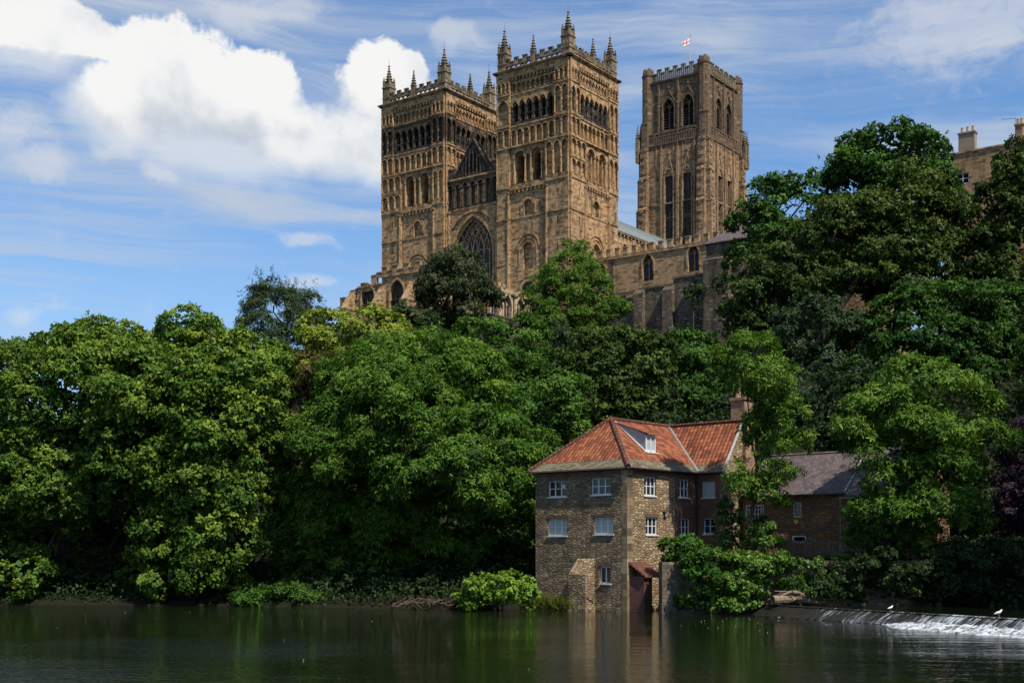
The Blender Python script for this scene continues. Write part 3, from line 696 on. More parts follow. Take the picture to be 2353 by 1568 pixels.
# ---- west front between the towers
def west_front():
    mb = MB(OFF); fm = FM(mb, 'W', 0.5, 12, 14.0, 25.2); L = 11.2; c = L/2
    win = (c, 8.4, 47.5, 53.4, 'p', .8)
    fm.plate(0, L, Z0, 61.2, -.9, 0, [win], n=14)
    fm.ring(c, 8.4, 53.4, 'p', .32, -.05, .18, n=14, Rk=.8, legs=6); fm.ring(c, 7.9, 53.4, 'p', .25, -.6, -.3, n=14, Rk=.8, legs=6)
    fm.ring(c, 10.2, 55.2, 'r', .42, -.05, .26, n=16, legs=2.5)
    fm.box(0, .45, 0, .4, Z0, 61.2); fm.box(L-.45, L, 0, .4, Z0, 61.2)
    fm.col(.65, .2, Z0, 60.9, .2); fm.col(L-.65, .2, Z0, 60.9, .2)
    # blackened arcade stage and gable
    fm.box(0, L, -.9, -.35, 61.2, 66.6, 1)
    p = L/7
    for k in range(7):
        fm.arcade(p*k, p*(k+1), 1, 61.2, 66.1, -.35, .05, 61.5, 65.4, 'r', .5, m=1, mold=.16, colr=.12); fm.ring(p*(k+.5), p-.9, 64.5, 'r', .12, -.3, .0, m=1, legs=2.9)
    fm.box(-.0, L, -.5, .22, 66.1, 66.4, 0); fm.box(0, L, -.5, .14, 61.0, 61.25, 0)
    fm.box(0, 1.7, -.6, 0, 66.4, 68.1, 1); fm.box(L-1.7, L, -.6, 0, 66.4, 68.1, 1); fm.box(0, 1.8, -.7, .1, 68.1, 68.3, 0); fm.box(L-1.8, L, -.7, .1, 68.1, 68.3, 0)
    body = mb.build('west_front', [M['stone'], M['stone_dark']], CATH)
    g = MB(OFF); fg = FM(g, 'W', 0.5, 12, 14.0, 25.2); hb = 4.1
    fg.poly([(c-hb, 66.4), (c+hb, 66.4), (c, 72.3)], -.05); fg.poly([(c+hb, 66.4), (c-hb, 66.4), (c, 72.3)], -.9)
    for sg in (-1, 1):
        a = [(c+sg*hb+sg*.25, 66.4), (c, 72.65), (c, 72.2), (c+sg*(hb-.25), 66.4)]
        F = fg.F
        g.poly([F(x, .15, z) for x, z in a]); g.poly([F(a[0][0], .15, a[0][1]), F(a[1][0], .15, a[1][1]), F(a[1][0], -1, a[1][1]), F(a[0][0], -1, a[0][1])])
    for k, top in ((-2.3, 68.6), (-1.5, 69.8), (-.8, 70.7), (0, 71.4), (.8, 70.7), (1.5, 69.8), (2.3, 68.6)): fg.box(c+k-.09, c+k+.09, -.06, .06, 66.4, top)
    for k, top in ((-1.15, 69.4), (-.4, 70.3), (.4, 70.3), (1.15, 69.4)): fg.poly([(c+k-.22, 67.0), (c+k+.22, 67.0), (c+k+.22, top-.4), (c+k, top), (c+k-.22, top-.4)], -.03, 1)
    g.box(.4, .8, 19.45, 19.75, 72.4, 73.3)
    g.build('gable', [M['stone_black'], M['void']], body)
    w = pointed_window(fm, c, 8.4, 47.5, 53.4, .8, -.85, 7, body, OFF, [M['leaded'], M['stone_range']], .12, 'great_window')
    q = MB(OFF); fm.mb = q
    for (a, z, r) in ((c, 58.2, .75), (c-1.2, 56.6, .7), (c+1.2, 56.6, .7), (c-2.3, 55.2, .65), (c+2.3, 55.2, .65), (c, 56.0, .6), (c-3.0, 54.2, .5), (c+3.0, 54.2, .5)): circle_bar(fm, a, z, r, -.72, .07)
    q.build('rose_tracery', M['stone_range'], body)
west_front()
# ---- nave
def nave():
    mb = MB(OFF)
    mb.box(12, 68.5, 12.5, 26.7, Z0, 63.0); mb.box(14.02, 68, 4.8, 12.5, Z0, 52.5); mb.box(14.02, 68, 26.7, 34, Z0, 52.5)
    fm = FM(mb, 'S', 14, 68, 12.5, 26.7)
    for k in range(40): fm.box(.5+k*1.3, .8+k*1.3, 0, .3, 62.3, 62.8)
    fm.box(0, 54, 0, .4, 62.8, 63.05)
    for k in range(8):
        a = 4+k*6.4; fm.ring(a, 1.6, 60.3, 'r', .3, 0, .15, legs=2); fm.ring(a, 1.2, 60.3, 'r', .2, 0, .1, 1, legs=2)
        fm.box(a+2.6, a+3.6, 0, .3, 52.5, 62.3)
    body = mb.build('nave', [M['stone'], M['void']], CATH)
    r = MB(OFF)
    r.poly([(12.5, 12.0, 63.05), (68.4, 12.0, 63.05), (68.4, 19.6, 68.4), (12.5, 19.6, 68.4)]); r.poly([(68.4, 27.2, 63.05), (12.5, 27.2, 63.05), (12.5, 19.6, 68.4), (68.4, 19.6, 68.4)])
    for (y0, y1, za, zb) in ((4.6, 12.45, 52.55, 55.5), (34.2, 26.75, 52.55, 55.5)): r.poly([(14.1, y0, za), (68, y0, za), (68, y1, zb), (14.1, y1, zb)])
    r.tube((12.5, 19.6, 68.4), (68.4, 19.6, 68.4), .18, .18, 6)
    r.build('roof', M['leadroof'], body)
nave()
# ---- central tower
def central_tower():
    x0, x1, y0, y1 = 68.3, 85.0, 11.8, 26.8
    mb = MB(OFF); W = 15.0; wins = []
    mb.poly([(x0, y0, 103), (x1, y0, 103), (x1, y1, 103), (x0, y1, 103)])
    for sd in 'WSEN':
        vis = sd in 'WS'; W = (y1-y0) if sd in 'WE' else (x1-x0)
        lo = FM(mb, sd, x0, x1, y0, y1)
        I = .35; up = FM(mb, sd, x0+I, x1-I, y0+I, y1-I); U = W-2*I
        cL = W/2; cU = U/2
        if not vis: lo.quad(0, W, Z0, 90, 0); up.quad(0, U, 90, 103, 0); 
        else:
            sh = 1.0 if sd == 'W' else 0.0; cL += sh; cU += sh*.9; lops = [(cL-2.15, 2.0, 66.0, 82.1, 'p', 1.1), (cL+2.15, 2.0, 66.0, 82.1, 'p', 1.1)]
            lo.plate(0, W, Z0, 90, -.9, 0, lops)
            for a in (cL-2.15, cL+2.15):
                lo.ring(a, 2.05, 82.1, 'p', .22, -.05, .22, Rk=1.1, legs=15)
                lo.poly([(a-1.35, 82.6), (a+1.35, 82.6), (a, 86.4)], .03)                                   # ogee gablet
                for sg in (-1, 1): mb.tube(lo.F(a+sg*1.4, .12, 82.2), lo.F(a, .12, 86.6), .11, .08, 5)
                mb.tube(lo.F(a, .12, 86.4), lo.F(a, .12, 88.4), .14, .05, 5); lo.box(a-.25, a+.25, .0, .3, 87.2, 87.6)
                wins.append((lo, a, 2.0, 66.0, 82.1, 1.1, -.7, 'w'))
            for a in (cL-3.9, cL-.05, cL+3.9): lo.box(a-.22, a+.22, 0, .35, 66, 88.6); mb.tube(lo.F(a, .2, 88.6), lo.F(a, .2, 89.6), .2, .03, 5)
            for a in (cL-5.2, cL+5.2, cL-1.1, cL+1.1): lo.box(a-.09, a+.09, -.02, .12, 84.5, 89.3)
            mural(lo, (77.0,), .14, .3, 0, W, 0.0)
            uops = [(cU-2.3, 2.7, 92.5, 96.7, 'p', 1.0), (cU+2.3, 2.7, 92.5, 96.7, 'p', 1.0)]
            up.plate(0, U, 90, 103, -.9, 0, uops)
            for a in (cU-2.3, cU+2.3):
                up.ring(a, 2.75, 96.7, 'p', .24, -.05, .24, Rk=1.0, legs=4.2)
                for sg in (-1, 1): mb.tube(up.F(a+sg*1.8, .12, 97.6), up.F(a, .15, 101.0), .13, .09, 5)
                mb.tube(up.F(a, .15, 100.5), up.F(a, .15, 102.2), .15, .06, 5); up.box(a-.28, a+.28, .0, .32, 101.2, 101.6)
                wins.append((up, a, 2.7, 92.5, 96.7, 1.0, -.6, 'l'))
            for a in (cU, cU-4.6, cU+4.6): up.box(a-.2, a+.2, 0, .32, 92, 102.4)
            mb.tube(up.F(cU, .2, 93.5), up.F(cU, .2, 95.5), .28, .05, 5)
        # gallery
        for z in (89.6, 92.0): lo.box(-.1, W+.1, -.2, .16, z-.15, z+.15)
        lo.box(0, W, -.5, .02, 89.7, 91.0); n = 26
        for k in range(n): lo.box(.6+k*(W-1.2)/(n-1)-.12, .6+k*(W-1.2)/(n-1)+.12, -.05, .12, 89.75, 91.2)
        lo.box(.2, W-.2, -.1, .12, 91.2, 91.4)
        for k in range(0, n, 2): lo.box(.45+k*(W-1.2)/(n-1), 1.05+k*(W-1.2)/(n-1), -.05, .11, 91.4, 92.0)
        up.box(-.15, U+.15, -.3, .30, 102.7, 103.0)
        # angle buttresses in diminishing stages
        for a0 in (-.25, W-1.55):
            for (z0, z1, d, i) in ((Z0, 77, 1.45, 0), (77, 83.5, 1.15, .05), (83.5, 89.6, .85, .1), (89.6, 95.5, .40, .2), (95.5, 102.7, .05, .3)):
                lo.box(a0+i, a0+1.8-i, -.5 if z0 < 89 else -1.0, d, z0, z1-.9); lo.slope(a0+i, a0+1.8-i, d-.45, d, z1-.9, z1); lo.box(a0+i, a0+1.8-i, -.5, d-.45, z1-.9, z1-.001)
                lo.box(a0+i-.08, a0+1.88-i, -.4, d+.1, z1-1.05, z1-.85)
            for z in np.arange(68.5, 89, 1.7): lo.box(a0+.55, a0+1.25, .9, (1.58 if z < 76 else 1.28 if z < 82.5 else 1.0), z, z+.7)
    for (cx, cy) in ((x0, y0), (x1, y0), (x0, y1), (x1, y1)):      # octagonal angle shafts
        mb.lathe(cx+(.85 if cx == x0 else -.85), cy+(.85 if cy == y0 else -.85), [(1.25, 89.6), (1.25, 104.6), (1.4, 104.7), (1.4, 105), (1.2, 105), (1.15, 105.9), (.9, 105.9)], 8, rot=R(22.5))
    body = mb.build('central_tower', M['stone_ct'], CATH)
    pm = MB(OFF)
    for sd in 'WSEN':
        I = .45; U = ((y1-y0) if sd in 'WE' else (x1-x0))-2*I; fm = FM(pm, sd, x0+I, x1-I, y0+I, y1-I)
        fm.box(0, U, -.4, 0, 103, 103.35)
        n = 13; q = (U-1.6)/n
        for k in range(n):
            l = .8+q*k; hi = 105.75 if k % 2 == 0 else 105.0
            solid = k in (0, 1, n-1, n-2)
            if solid: fm.box(l, l+q, -.38, -.02, 103.35, hi-.2)
            else:
                for f0, f1 in ((0, .15), (.42, .58), (.85, 1)): fm.box(l+q*f0, l+q*f1, -.38, -.02, 103.35, hi-.2)
            fm.box(l-.05, l+q+.05, -.45, .05, hi-.25, hi)
    for sx, sy in ((x0+.9, y0+.9), (x1-.9, y0+.9), (x0+.9, y1-.9), (x1-.9, y1-.9)):
        for dx, dy in ((-.5, -.5), (.5, -.5), (-.5, .5), (.5, .5)): pm.box(sx+dx-.3, sx+dx+.3, sy+dy-.3, sy+dy+.3, 105.9, 106.35)
    pm.build('parapet', M['stone_par'], body)
    for (fm, c, w, sill, spr, Rk, d, kd) in wins:
        if kd == 'w':
            o = pointed_window(fm, c, w, sill, spr, Rk, d, 2, body, OFF, [M['leaded'], M['stone_dark']], .12)
            q = MB(OFF); fm.mb = q
            for z in (73.4, 73.9): fm.box(c-w/2, c+w/2, d+.02, d+.3, z, z+.18)
            q.build('transom', M['stone_ct'], body)
        else:
            q = MB(OFF); fm.mb = q
            fm.poly([(c-w/2, sill)]+arch_pts(c, w, spr, 'p', 10, Rk)+[(c+w/2, sill)], d, 0)
            tracery(fm, c, w, sill, spr, Rk, d+.2, 2, .13, 1)
            z = sill+.2
            while z < spr-.2: fm.slope(c-w/2, c+w/2, d+.0, d+.28, z, z+.26, 2); fm.box(c-w/2, c+w/2, d+.22, d+.28, z-.07, z, 2); z += .55
            q.build('louvred_window', [M['void'], M['stone_ct'], M['louvre']], body)
    for (cx, cy) in ((x0-.6, y1+.9), (x1+.6, y0-.9), (x0+.6, y1+.9), (x1-.4, y0-.9)):
        q = MB(OFF); q.box(cx-.35, cx+.35, cy-.35, cy+.35, 86.5, 91.4); spire(q, cx, cy, 91.4, 3.2, .40, 8, 5); q.build('pinnacle', M['stone_par'], body)
central_tower()
# ---- low chapel in front of the west front
def chapel():
    mb = MB(OFF); x0, x1, y0, y1 = -14.0, -.3, 5.5, 36.0; wins = []
    fs = FM(mb, 'S', x0, x1, y0, y1); L = x1-x0
    sw = [(1.75, 2.0, 39.6, 41.6, 'p'), (5.0, 2.0, 39.6, 41.6, 'p'), (8.3, 2.0, 39.6, 41.6, 'p'), (11.6, 2.0, 39.6, 41.6, 'p')]
    fs.plate(0, L, Z0-1.5, 44.0, -.7, 0, sw, 1)  # sunlit south wall coloured paler than the west wall
    for w in sw: fs.ring(w[0], w[1], w[3], 'p', .26, -.02, .18, 1, legs=1.9); wins.append((fs, w[0], 2.0, 39.6, 41.6, 1.0, -.5, M['stone_pale']))
    fs.box(-.2, L, -.5, .22, 43.4, 43.75, 0)
    for k in range(7):
        if k < 4: fs.box(.2+k*1.25, .9+k*1.25, -.4, 0, 44, 44.9, 0)
    fs.box(0, L, -.4, 0, 44.0, 44.35, 0)
    fw = FM(mb, 'W', x0, x1, y0, y1); Lw = y1-y0
    def top(y): return 45.2 if y < 8 else 47.0 if y < 10.5 else 48.4 if y < 13 else 49.2 if y < 27.5 else 48.2 if y < 29.6 else 47.2 if y < 32 else 46.3 if y < 34 else 45.4
    ww = [(y1-y, 2.9, 42.2, 44.9, 'p', .8) for y in (29.8, 23.5, 17.2, 11.0)]
    # wall in bays so its head can step down
    bays = [(0, 2.0), (2.0, 4.0), (4.0, 9.3), (9.3, 15.65), (15.65, 21.95), (21.95, 26.5), (26.5, 28.6), (28.6, Lw)]
    for (a0, a1) in bays:
        ops = [o for o in ww if a0 < o[0] < a1]; t = top(y1-(a0+a1)/2)
        fw.plate(a0, a1, Z0-3, t-1.2, -.8, 0, ops, n=10)
    a = 0.0; k = 0
    while a < Lw-.3:
        b = min(a+1.15, Lw); t = top(y1-(a+b)/2); fw.box(a, b, -.5, .02, t-1.21, t-.55 if k % 2 else t+.15); fw.box(a-.03, b+.03, -.6, .10, (t-.55 if k % 2 else t+.15), (t-.45 if k % 2 else t+.28)); a = b; k += 1
    for (a0, a1) in bays: t = top(y1-(a0+a1)/2); fw.box(a0, a1, -.3, .2, t-1.5, t-1.25)
    for o in ww: fw.ring(o[0], 2.9, 44.9, 'p', .24, -.02, .2, n=10, Rk=.8, legs=2.4); wins.append((fw, o[0], 2.9, 42.2, 44.9, .8, -.55, M['stone_dark']))
    for y in (33.2, 26.6, 20.3, 14.1, 7.8):    # sloping buttresses
        a = y1-y; fw.box(a-.65, a+.65, -.3, 2.2, Z0-3, 43.3); fw.slope(a-.65, a+.65, 0, 2.2, 43.3, 46.4); fw.box(a-.75, a+.75, 0, 2.3, 43.1, 43.35)
    for sd, LL in (('N', L), ('E', Lw)): FM(mb, sd, x0, x1, y0, y1).quad(0, LL, Z0-3, 44.5, 0)
    mb.poly([(x0, y0, 43.9), (x1, y0, 43.9), (x1, y1, 43.9), (x0, y1, 43.9)])
    body = mb.build('chapel', [M['stone_range'], M['stone_pale']], CATH)
    r = MB(OFF); r.poly([(x0+.6, 7.5, 44.2), (x1, 7.5, 44.2), (x1, 19.5, 47.6), (x0+.6, 19.5, 47.6)]); r.poly([(x1, 33, 44.2), (x0+.6, 33, 44.2), (x0+.6, 19.5, 47.6), (x1, 19.5, 47.6)]); r.build('roof', M['leadroof'], body)
    for (fm, c, w, sill, spr, Rk, d, ms) in wins: pointed_window(fm, c, w, sill, spr, Rk, d, 3, body, OFF, [M['leaded'], ms], .085)
    q = MB(OFF); fs.mb = q
    q.tube(fs.F(6.65, .12, Z0), fs.F(6.65, .12, 43.3), .07, .07, 6); fs.box(6.45, 6.85, 0, .25, 42.9, 43.4); q.build('drainpipe', M['iron'], body)
chapel()

# ------------------------------------------------------------------ neighbours of the cathedral (same axes)
def cpt(x, y, z): return (9+.592*x-.805*y, 198+.806*x+.593*y, z)
def monastic_range():
    th = thing('monastic_range', 'long battlemented brown stone range with pointed windows right of the towers', 'stone range', cpt(5, -24, 40), CROT); off = (5, -24, 40)
    mb = MB(off); x0, x1, y0, y1 = 5.0, 16.0, -24.0, -.6; L = y1-y0; wins = []
    fm = FM(mb, 'W', x0, x1, y0, y1)
    ops = [(2.2, 1.9, 45.6, 48.0, 'p'), (10.7, 1.9, 45.8, 48.2, 'p'), (18.6, 1.9, 46.2, 48.6, 'p')]
    fm.plate(0, L, 34, 50.4, -.8, 0, ops)
    for o in ops: fm.ring(o[0], 1.9, o[3], 'p', .25, -.02, .16, legs=1.6); wins.append(o)
    fm.box(0, L, -.2, .2, 49.9, 50.2); mural(fm, (44.6,), .1, .25, 0, L)
    n = 15; p = L/n
    for k in range(n): fm.box(p*k, p*k+p*.5, -.5, .06, 50.4, 51.5); fm.box(p*k-.06, p*k+p*.5+.06, -.58, .14, 51.5, 51.65)
    for k in range(3): fm.box(5.0+k*.62, 5.42+k*.62, -.1, .03, 42.6, 44.0, 1)
    for sd, l in (('S', 11), ('E', L), ('N', 11)): FM(mb, sd, x0, x1, y0, y1).quad(0, l, 34, 50.4, 0)
    mb.poly([(x0, y0, 50.3), (x1, y0, 50.3), (x1, y1, 50.3), (x0, y1, 50.3)])
    w = mb.build('wall', [M['stone_range'], M['void']], th)
    for o in wins: pointed_window(fm, o[0], 1.9, o[2], o[3], 1.0, -.5, 2, w, off, [M['leaded'], M['stone_range']], .09)
    q = MB(off); fm.mb = q; q.tube(fm.F(4.3, .12, 43), fm.F(4.3, .12, 50), .09, .09, 6); fm.box(4.05, 4.55, 0, .3, 49.3, 49.95); q.build('drainpipe', M['iron'], th)
monastic_range()
def retaining_wall():
    off = (0, -26, 33); mb = MB(off); fm = FM(mb, 'W', 0.0, 1.4, -26.0, -3.5); L = 22.5
    for (a0, a1, t) in ((0, 4.0, 40.6), (4.0, 9.2, 42.2), (9.2, 15.0, 43.3), (15.0, L, 44.2)):
        fm.box(a0, a1, -1.4, 0, 28, t); fm.box(a0-.1, a1+.05, -1.5, .12, t, t+.28)
    for a in (9.4, 14.4, 19.6): fm.box(a-.8, a+.8, 0, .9, 28, 42.6); fm.slope(a-.8, a+.8, 0, .9, 42.6, 43.4)
    o = mb.build('retaining_wall', M['stone_grey'], None, cpt(*off), CROT)
    tag(o, 'tall dark grey buttressed retaining wall below the battlemented range', 'retaining wall')
    off = (-18, 2, 33); mb = MB(off); fm = FM(mb, 'W', -18, -17, 2, 40); fm.box(0, 38, -1, 0, 30, 38.6); fm.box(-.1, 38.1, -1.1, .1, 38.6, 38.8)
    fs = FM(mb, 'S', -18, 0, 2, 40); fs.box(0, 18, -1, 0, 30, 38.6); fs.box(-.1, 18.1, -1.1, .1, 38.602, 38.8)
    o = mb.build('terrace_wall', M['stone_grey'], None, cpt(*off), CROT)
    tag(o, 'low grey terrace wall below the pale chapel windows, mostly hidden by trees', 'terrace wall')
retaining_wall()
def garden_tower():
    off = (-2, -36, 36); th = thing('garden_tower', 'small square stone tower with hipped slate roof at the trees beside the retaining wall', 'small tower', cpt(*off), CROT)
    mb = MB(off); x0, x1, y0, y1 = -2.0, 7.0, -36.0, -25.0
    fm = FM(mb, 'W', x0, x1, y0, y1); fm.plate(0, 11, 28, 48.2, -.6, 0, [(4.0, .5, 46.6, 47.4, 's'), (5.6, .5, 46.6, 47.4, 's')])
    FM(mb, 'S', x0, x1, y0, y1).quad(0, 9, 28, 48.2, 0); FM(mb, 'N', x0, x1, y0, y1).quad(0, 9, 28, 48.2, 0); FM(mb, 'E', x0, x1, y0, y1).quad(0, 11, 28, 48.2, 0)
    fm.box(.3, 4.2, 0, 1.6, 28, 45.4); fm.slope(.3, 4.2, 0, 1.6, 45.4, 46.0); mural(fm, (46.1,), .2, .25, 0, 11)
    mb.build('wall', M['stone_grey'], th)
    r = MB(off); e = .4; cxx, c0, c1 = 2.5, -32.5, -28.5
    A = [(x0-e, y0-e, 48.1), (x1+e, y0-e, 48.1), (x1+e, y1+e, 48.1), (x0-e, y1+e, 48.1)]; P, Q = (cxx, c0, 51.6), (cxx, c1, 51.6)
    r.poly([A[0], A[1], P]); r.poly([A[1], A[2], Q, P]); r.poly([A[2], A[3], Q]); r.poly([A[3], A[0], P, Q]); r.box(x0-e, x1+e, y0-e, y1+e, 47.95, 48.1)
    r.build('roof', M['slate'], th)
    off = (-4, -62, 34); th = thing('stone_house', 'plain brown stone house glimpsed behind the dark sycamores with one corner strip coloured pale as sunlit', 'house', cpt(*off), CROT)
    mb = MB(off); x0, x1, y0, y1 = -3.0, 8.0, -51.0, -38.0
    fm = FM(mb, 'W', x0, x1, y0, y1); fm.plate(0, 13, 28, 47, -.5, 0, [(3.5, 1.1, 42, 44, 's'), (8.5, 1.1, 42, 44, 's')]); fm.box(12.4, 13.0, -.2, .12, 28, 46.5, 1)  # pale corner strip: sunlight put into the stone colour
    for sd, l in (('S', 11), ('N', 11), ('E', 13)): FM(mb, sd, x0, x1, y0, y1).quad(0, l, 28, 47, 0)
    fm.quad(0, 13, 30, 47, -.5, 2)
    mb.build('wall', [M['stone_range'], M['stone_pale'], M['void']], th)
    r = MB(off); r.poly([(x0-.3, y0-.3, 46.9), (x0-.3, y1+.3, 46.9), (2.5, y1+.3, 50.5), (2.5, y0-.3, 50.5)]); r.poly([(x1+.3, y1+.3, 46.9), (x1+.3, y0-.3, 46.9), (2.5, y0-.3, 50.5), (2.5, y1+.3, 50.5)])
    for y in (y0, y1): r.poly([(x0, y, 46.9), (x1, y, 46.9), (2.5, y, 50.3)])
    r.build('roof', M['slate'], th)
garden_tower()
def hill_house():
    """tall stone house among the trees at the top right"""
    th = thing('tall_house', 'tall grey brown stone house with big rendered chimney above the right hand treetops', 'house', (60, 175, 40), CROT-math.pi/2)
    # local: x runs to the right along the west wall, y into the building
    mb = MB(); F = FM(mb, 'S', 0, 24, 0, 12); L = 24
    wl = [(2.4, 1.7, 14.4, 15.9, 's'), (2.4, 1.7, 9.6, 11.4, 's'), (7.4, 1.7, 14.4, 15.9, 's'), (12.4, 1.7, 14.4, 15.9, 's')]
    for (z0, z1) in ((-8, 13.0), (13.0, 18.6)): F.plate(0, L, z0, z1, -.4, 0, [w for w in wl if z0 < w[2] < z1])
    F.box(0, L, -.4, .15, 18.6, 18.85); mb.poly([(0, 0, 18.6), (L, 0, 18.6), (L, 12, 18.6), (0, 12, 18.6)])
    for sd, l in (('W', 12), ('E', 12), ('N', 24)): FM(mb, sd, 0, 24, 0, 12).quad(0, l, -8, 18.6, 0)
    mb.build('wall', M['stone_range'], th)
    for w in wl:
        q = MB(); fq = FM(q, 'S', 0, 24, 0, 12); c, ww, s, t = w[:4]
        for (a0, a1, z0, z1) in ((c-ww/2, c-ww/2+.12, s, t), (c+ww/2-.12, c+ww/2, s, t), (c-.06, c+.06, s, t), (c-ww/2, c+ww/2, s, s+.12), (c-ww/2, c+ww/2, t-.1, t), (c-ww/2, c+ww/2, (s+t)/2-.03, (s+t)/2+.03)): fq.box(a0, a1, -.25, -.12, z0, z1)
        fr = q.build('window', M['white'], th)
        q = MB(); FM(q, 'S', 0, 24, 0, 12).quad(c-ww/2, c+ww/2, s, t, -.26); q.build('pane', M['glass'], fr)
    def chimney(x, y, w, dd, z0, z1, m, pots, label):
        q = MB(); q.box(x-w/2, x+w/2, y-dd/2, y+dd/2, z0, z1); q.box(x-w/2-.12, x+w/2+.12, y-dd/2-.12, y+dd/2+.12, z1, z1+.2); q.box(x-w/2-.06, x+w/2+.06, y-dd/2-.06, y+dd/2+.06, z0+.3, z0+.5)
        c = q.build('chimney', m, th); c['label'] = label
        for k in range(pots):
            px = x-w/2+w*(k+.5)/pots; q = MB(); q.lathe(px, y, [(.20, z1+.2), (.17, z1+.9), (.22, z1+.95), (.20, z1+1.05)], 8); q.build('chimney_pot', M['claypot'], c)
    chimney(2.6, 1.6, 2.2, 1.1, 18.6, 21.6, M['render'], 3, 'wide rendered chimney with three clay pots')
    chimney(9.0, 3.6, 1.0, 1.0, 18.6, 22.0, M['brick_chim'], 2, 'narrow red brick chimney')
    q = MB(); q.tube((8.5, 3.2, 21), (8.5, 3.2, 23.2), .03, .03, 4); q.tube((6.7, 3.2, 23.3), (8.6, 3.2, 23.0), .025, .025, 4)
    for k in range(5): q.tube((6.8+k*.3, 2.9, 23.25-k*.04), (6.8+k*.3, 3.5, 23.25-k*.04), .015, .015, 4)
    q.build('aerial', M['iron'], th)
hill_house()
def flag():
    p = cpt(75.5, 19.3, 103); th = thing('flagpole', 'slim flagpole on the rear tower flying a white flag with a red cross', 'flagpole', p, 0)
    q = MB(); q.tube((0, 0, -.02), (0, 0, 11.2), .10, .06, 6); q.lathe(0, 0, [(.05, 11.2), (.16, 11.3), (.16, 11.42), (.03, 11.5)], 8)
    for sx, sy in ((-2, -1), (2, -1), (0, 2)): q.tube((sx, sy, 0), (0, 0, 4.0), .02, .02, 3)
    q.build('pole', M['offwhite'], th)
    q = MB(); nx, nz = 16, 10; Wd, H = 1.75, 1.1
    def pt(i, j):
        u = i/nx; v = j/nz; x = -u*Wd; return (x, .22*math.sin(u*7+v)*u, 9.5+v*H-u*.75+.08*math.sin(u*9))
    for i in range(nx):
        for j in range(nz):
            red = (i in (6, 7)) or (j in (4, 5)); q.poly([pt(i, j), pt(i+1, j), pt(i+1, j+1), pt(i, j+1)], 1 if red else 0)
    q.build('flag', [M['flagwhite'], M['flagred']], th, smooth=True)
flag()

# ------------------------------------------------------------------ the mill by the water
MROT = math.atan2(.755, .656)
MO = (7.55, 82.9, 0.0)
def mpt(u, v, z): return (MO[0]+.656*u-.755*v, MO[1]+.755*u+.656*v, z)
def casement(fm, c, w, sill, top, lights, rows, parent, pane='glass', d=-.21, bar=.05, fm_mat='white', cut=None):
    q = MB(); old = fm.mb; fm.mb = q; fw = .075; l, r = c-w/2, c+w/2
    for (a0, a1, z0, z1) in ((l, l+fw, sill, top), (r-fw, r, sill, top), (l+fw, r-fw, sill, sill+fw), (l+fw, r-fw, top-fw, top)): fm.box(a0, a1, d, d+.09, z0, z1)
    for k in range(1, lights): a = l+w*k/lights; fm.box(a-bar*.8, a+bar*.8, d+.01, d+.085, sill+fw, top-fw)
    for k in range(1, rows): z = sill+(top-sill)*k/rows; fm.box(l+fw, r-fw, d+.02, d+.07, z-bar/2, z+bar/2)
    fm.box(l-.06, r+.06, d, .07, sill-.08, sill-.002)
    o = q.build('window', M[fm_mat], parent)
    q = MB(); fm.mb = q; fm.quad(l+.02, r-.02, sill+.02, top-.02, d+.03); q.build('pane', M[pane], o)
    if cut: q = MB(); fm.mb = q; fm.box(cut[0], cut[1], d+.045, d+.055, cut[2], cut[3]); q.build('notice', M['white'], o)
    fm.mb = old; return o
def lintel(fm, c, w, top, m):           # flat brick arch over a window
    fm.box(c-w/2-.12, c+w/2+.12, -.1, .02, top+.002, top+.24, m)
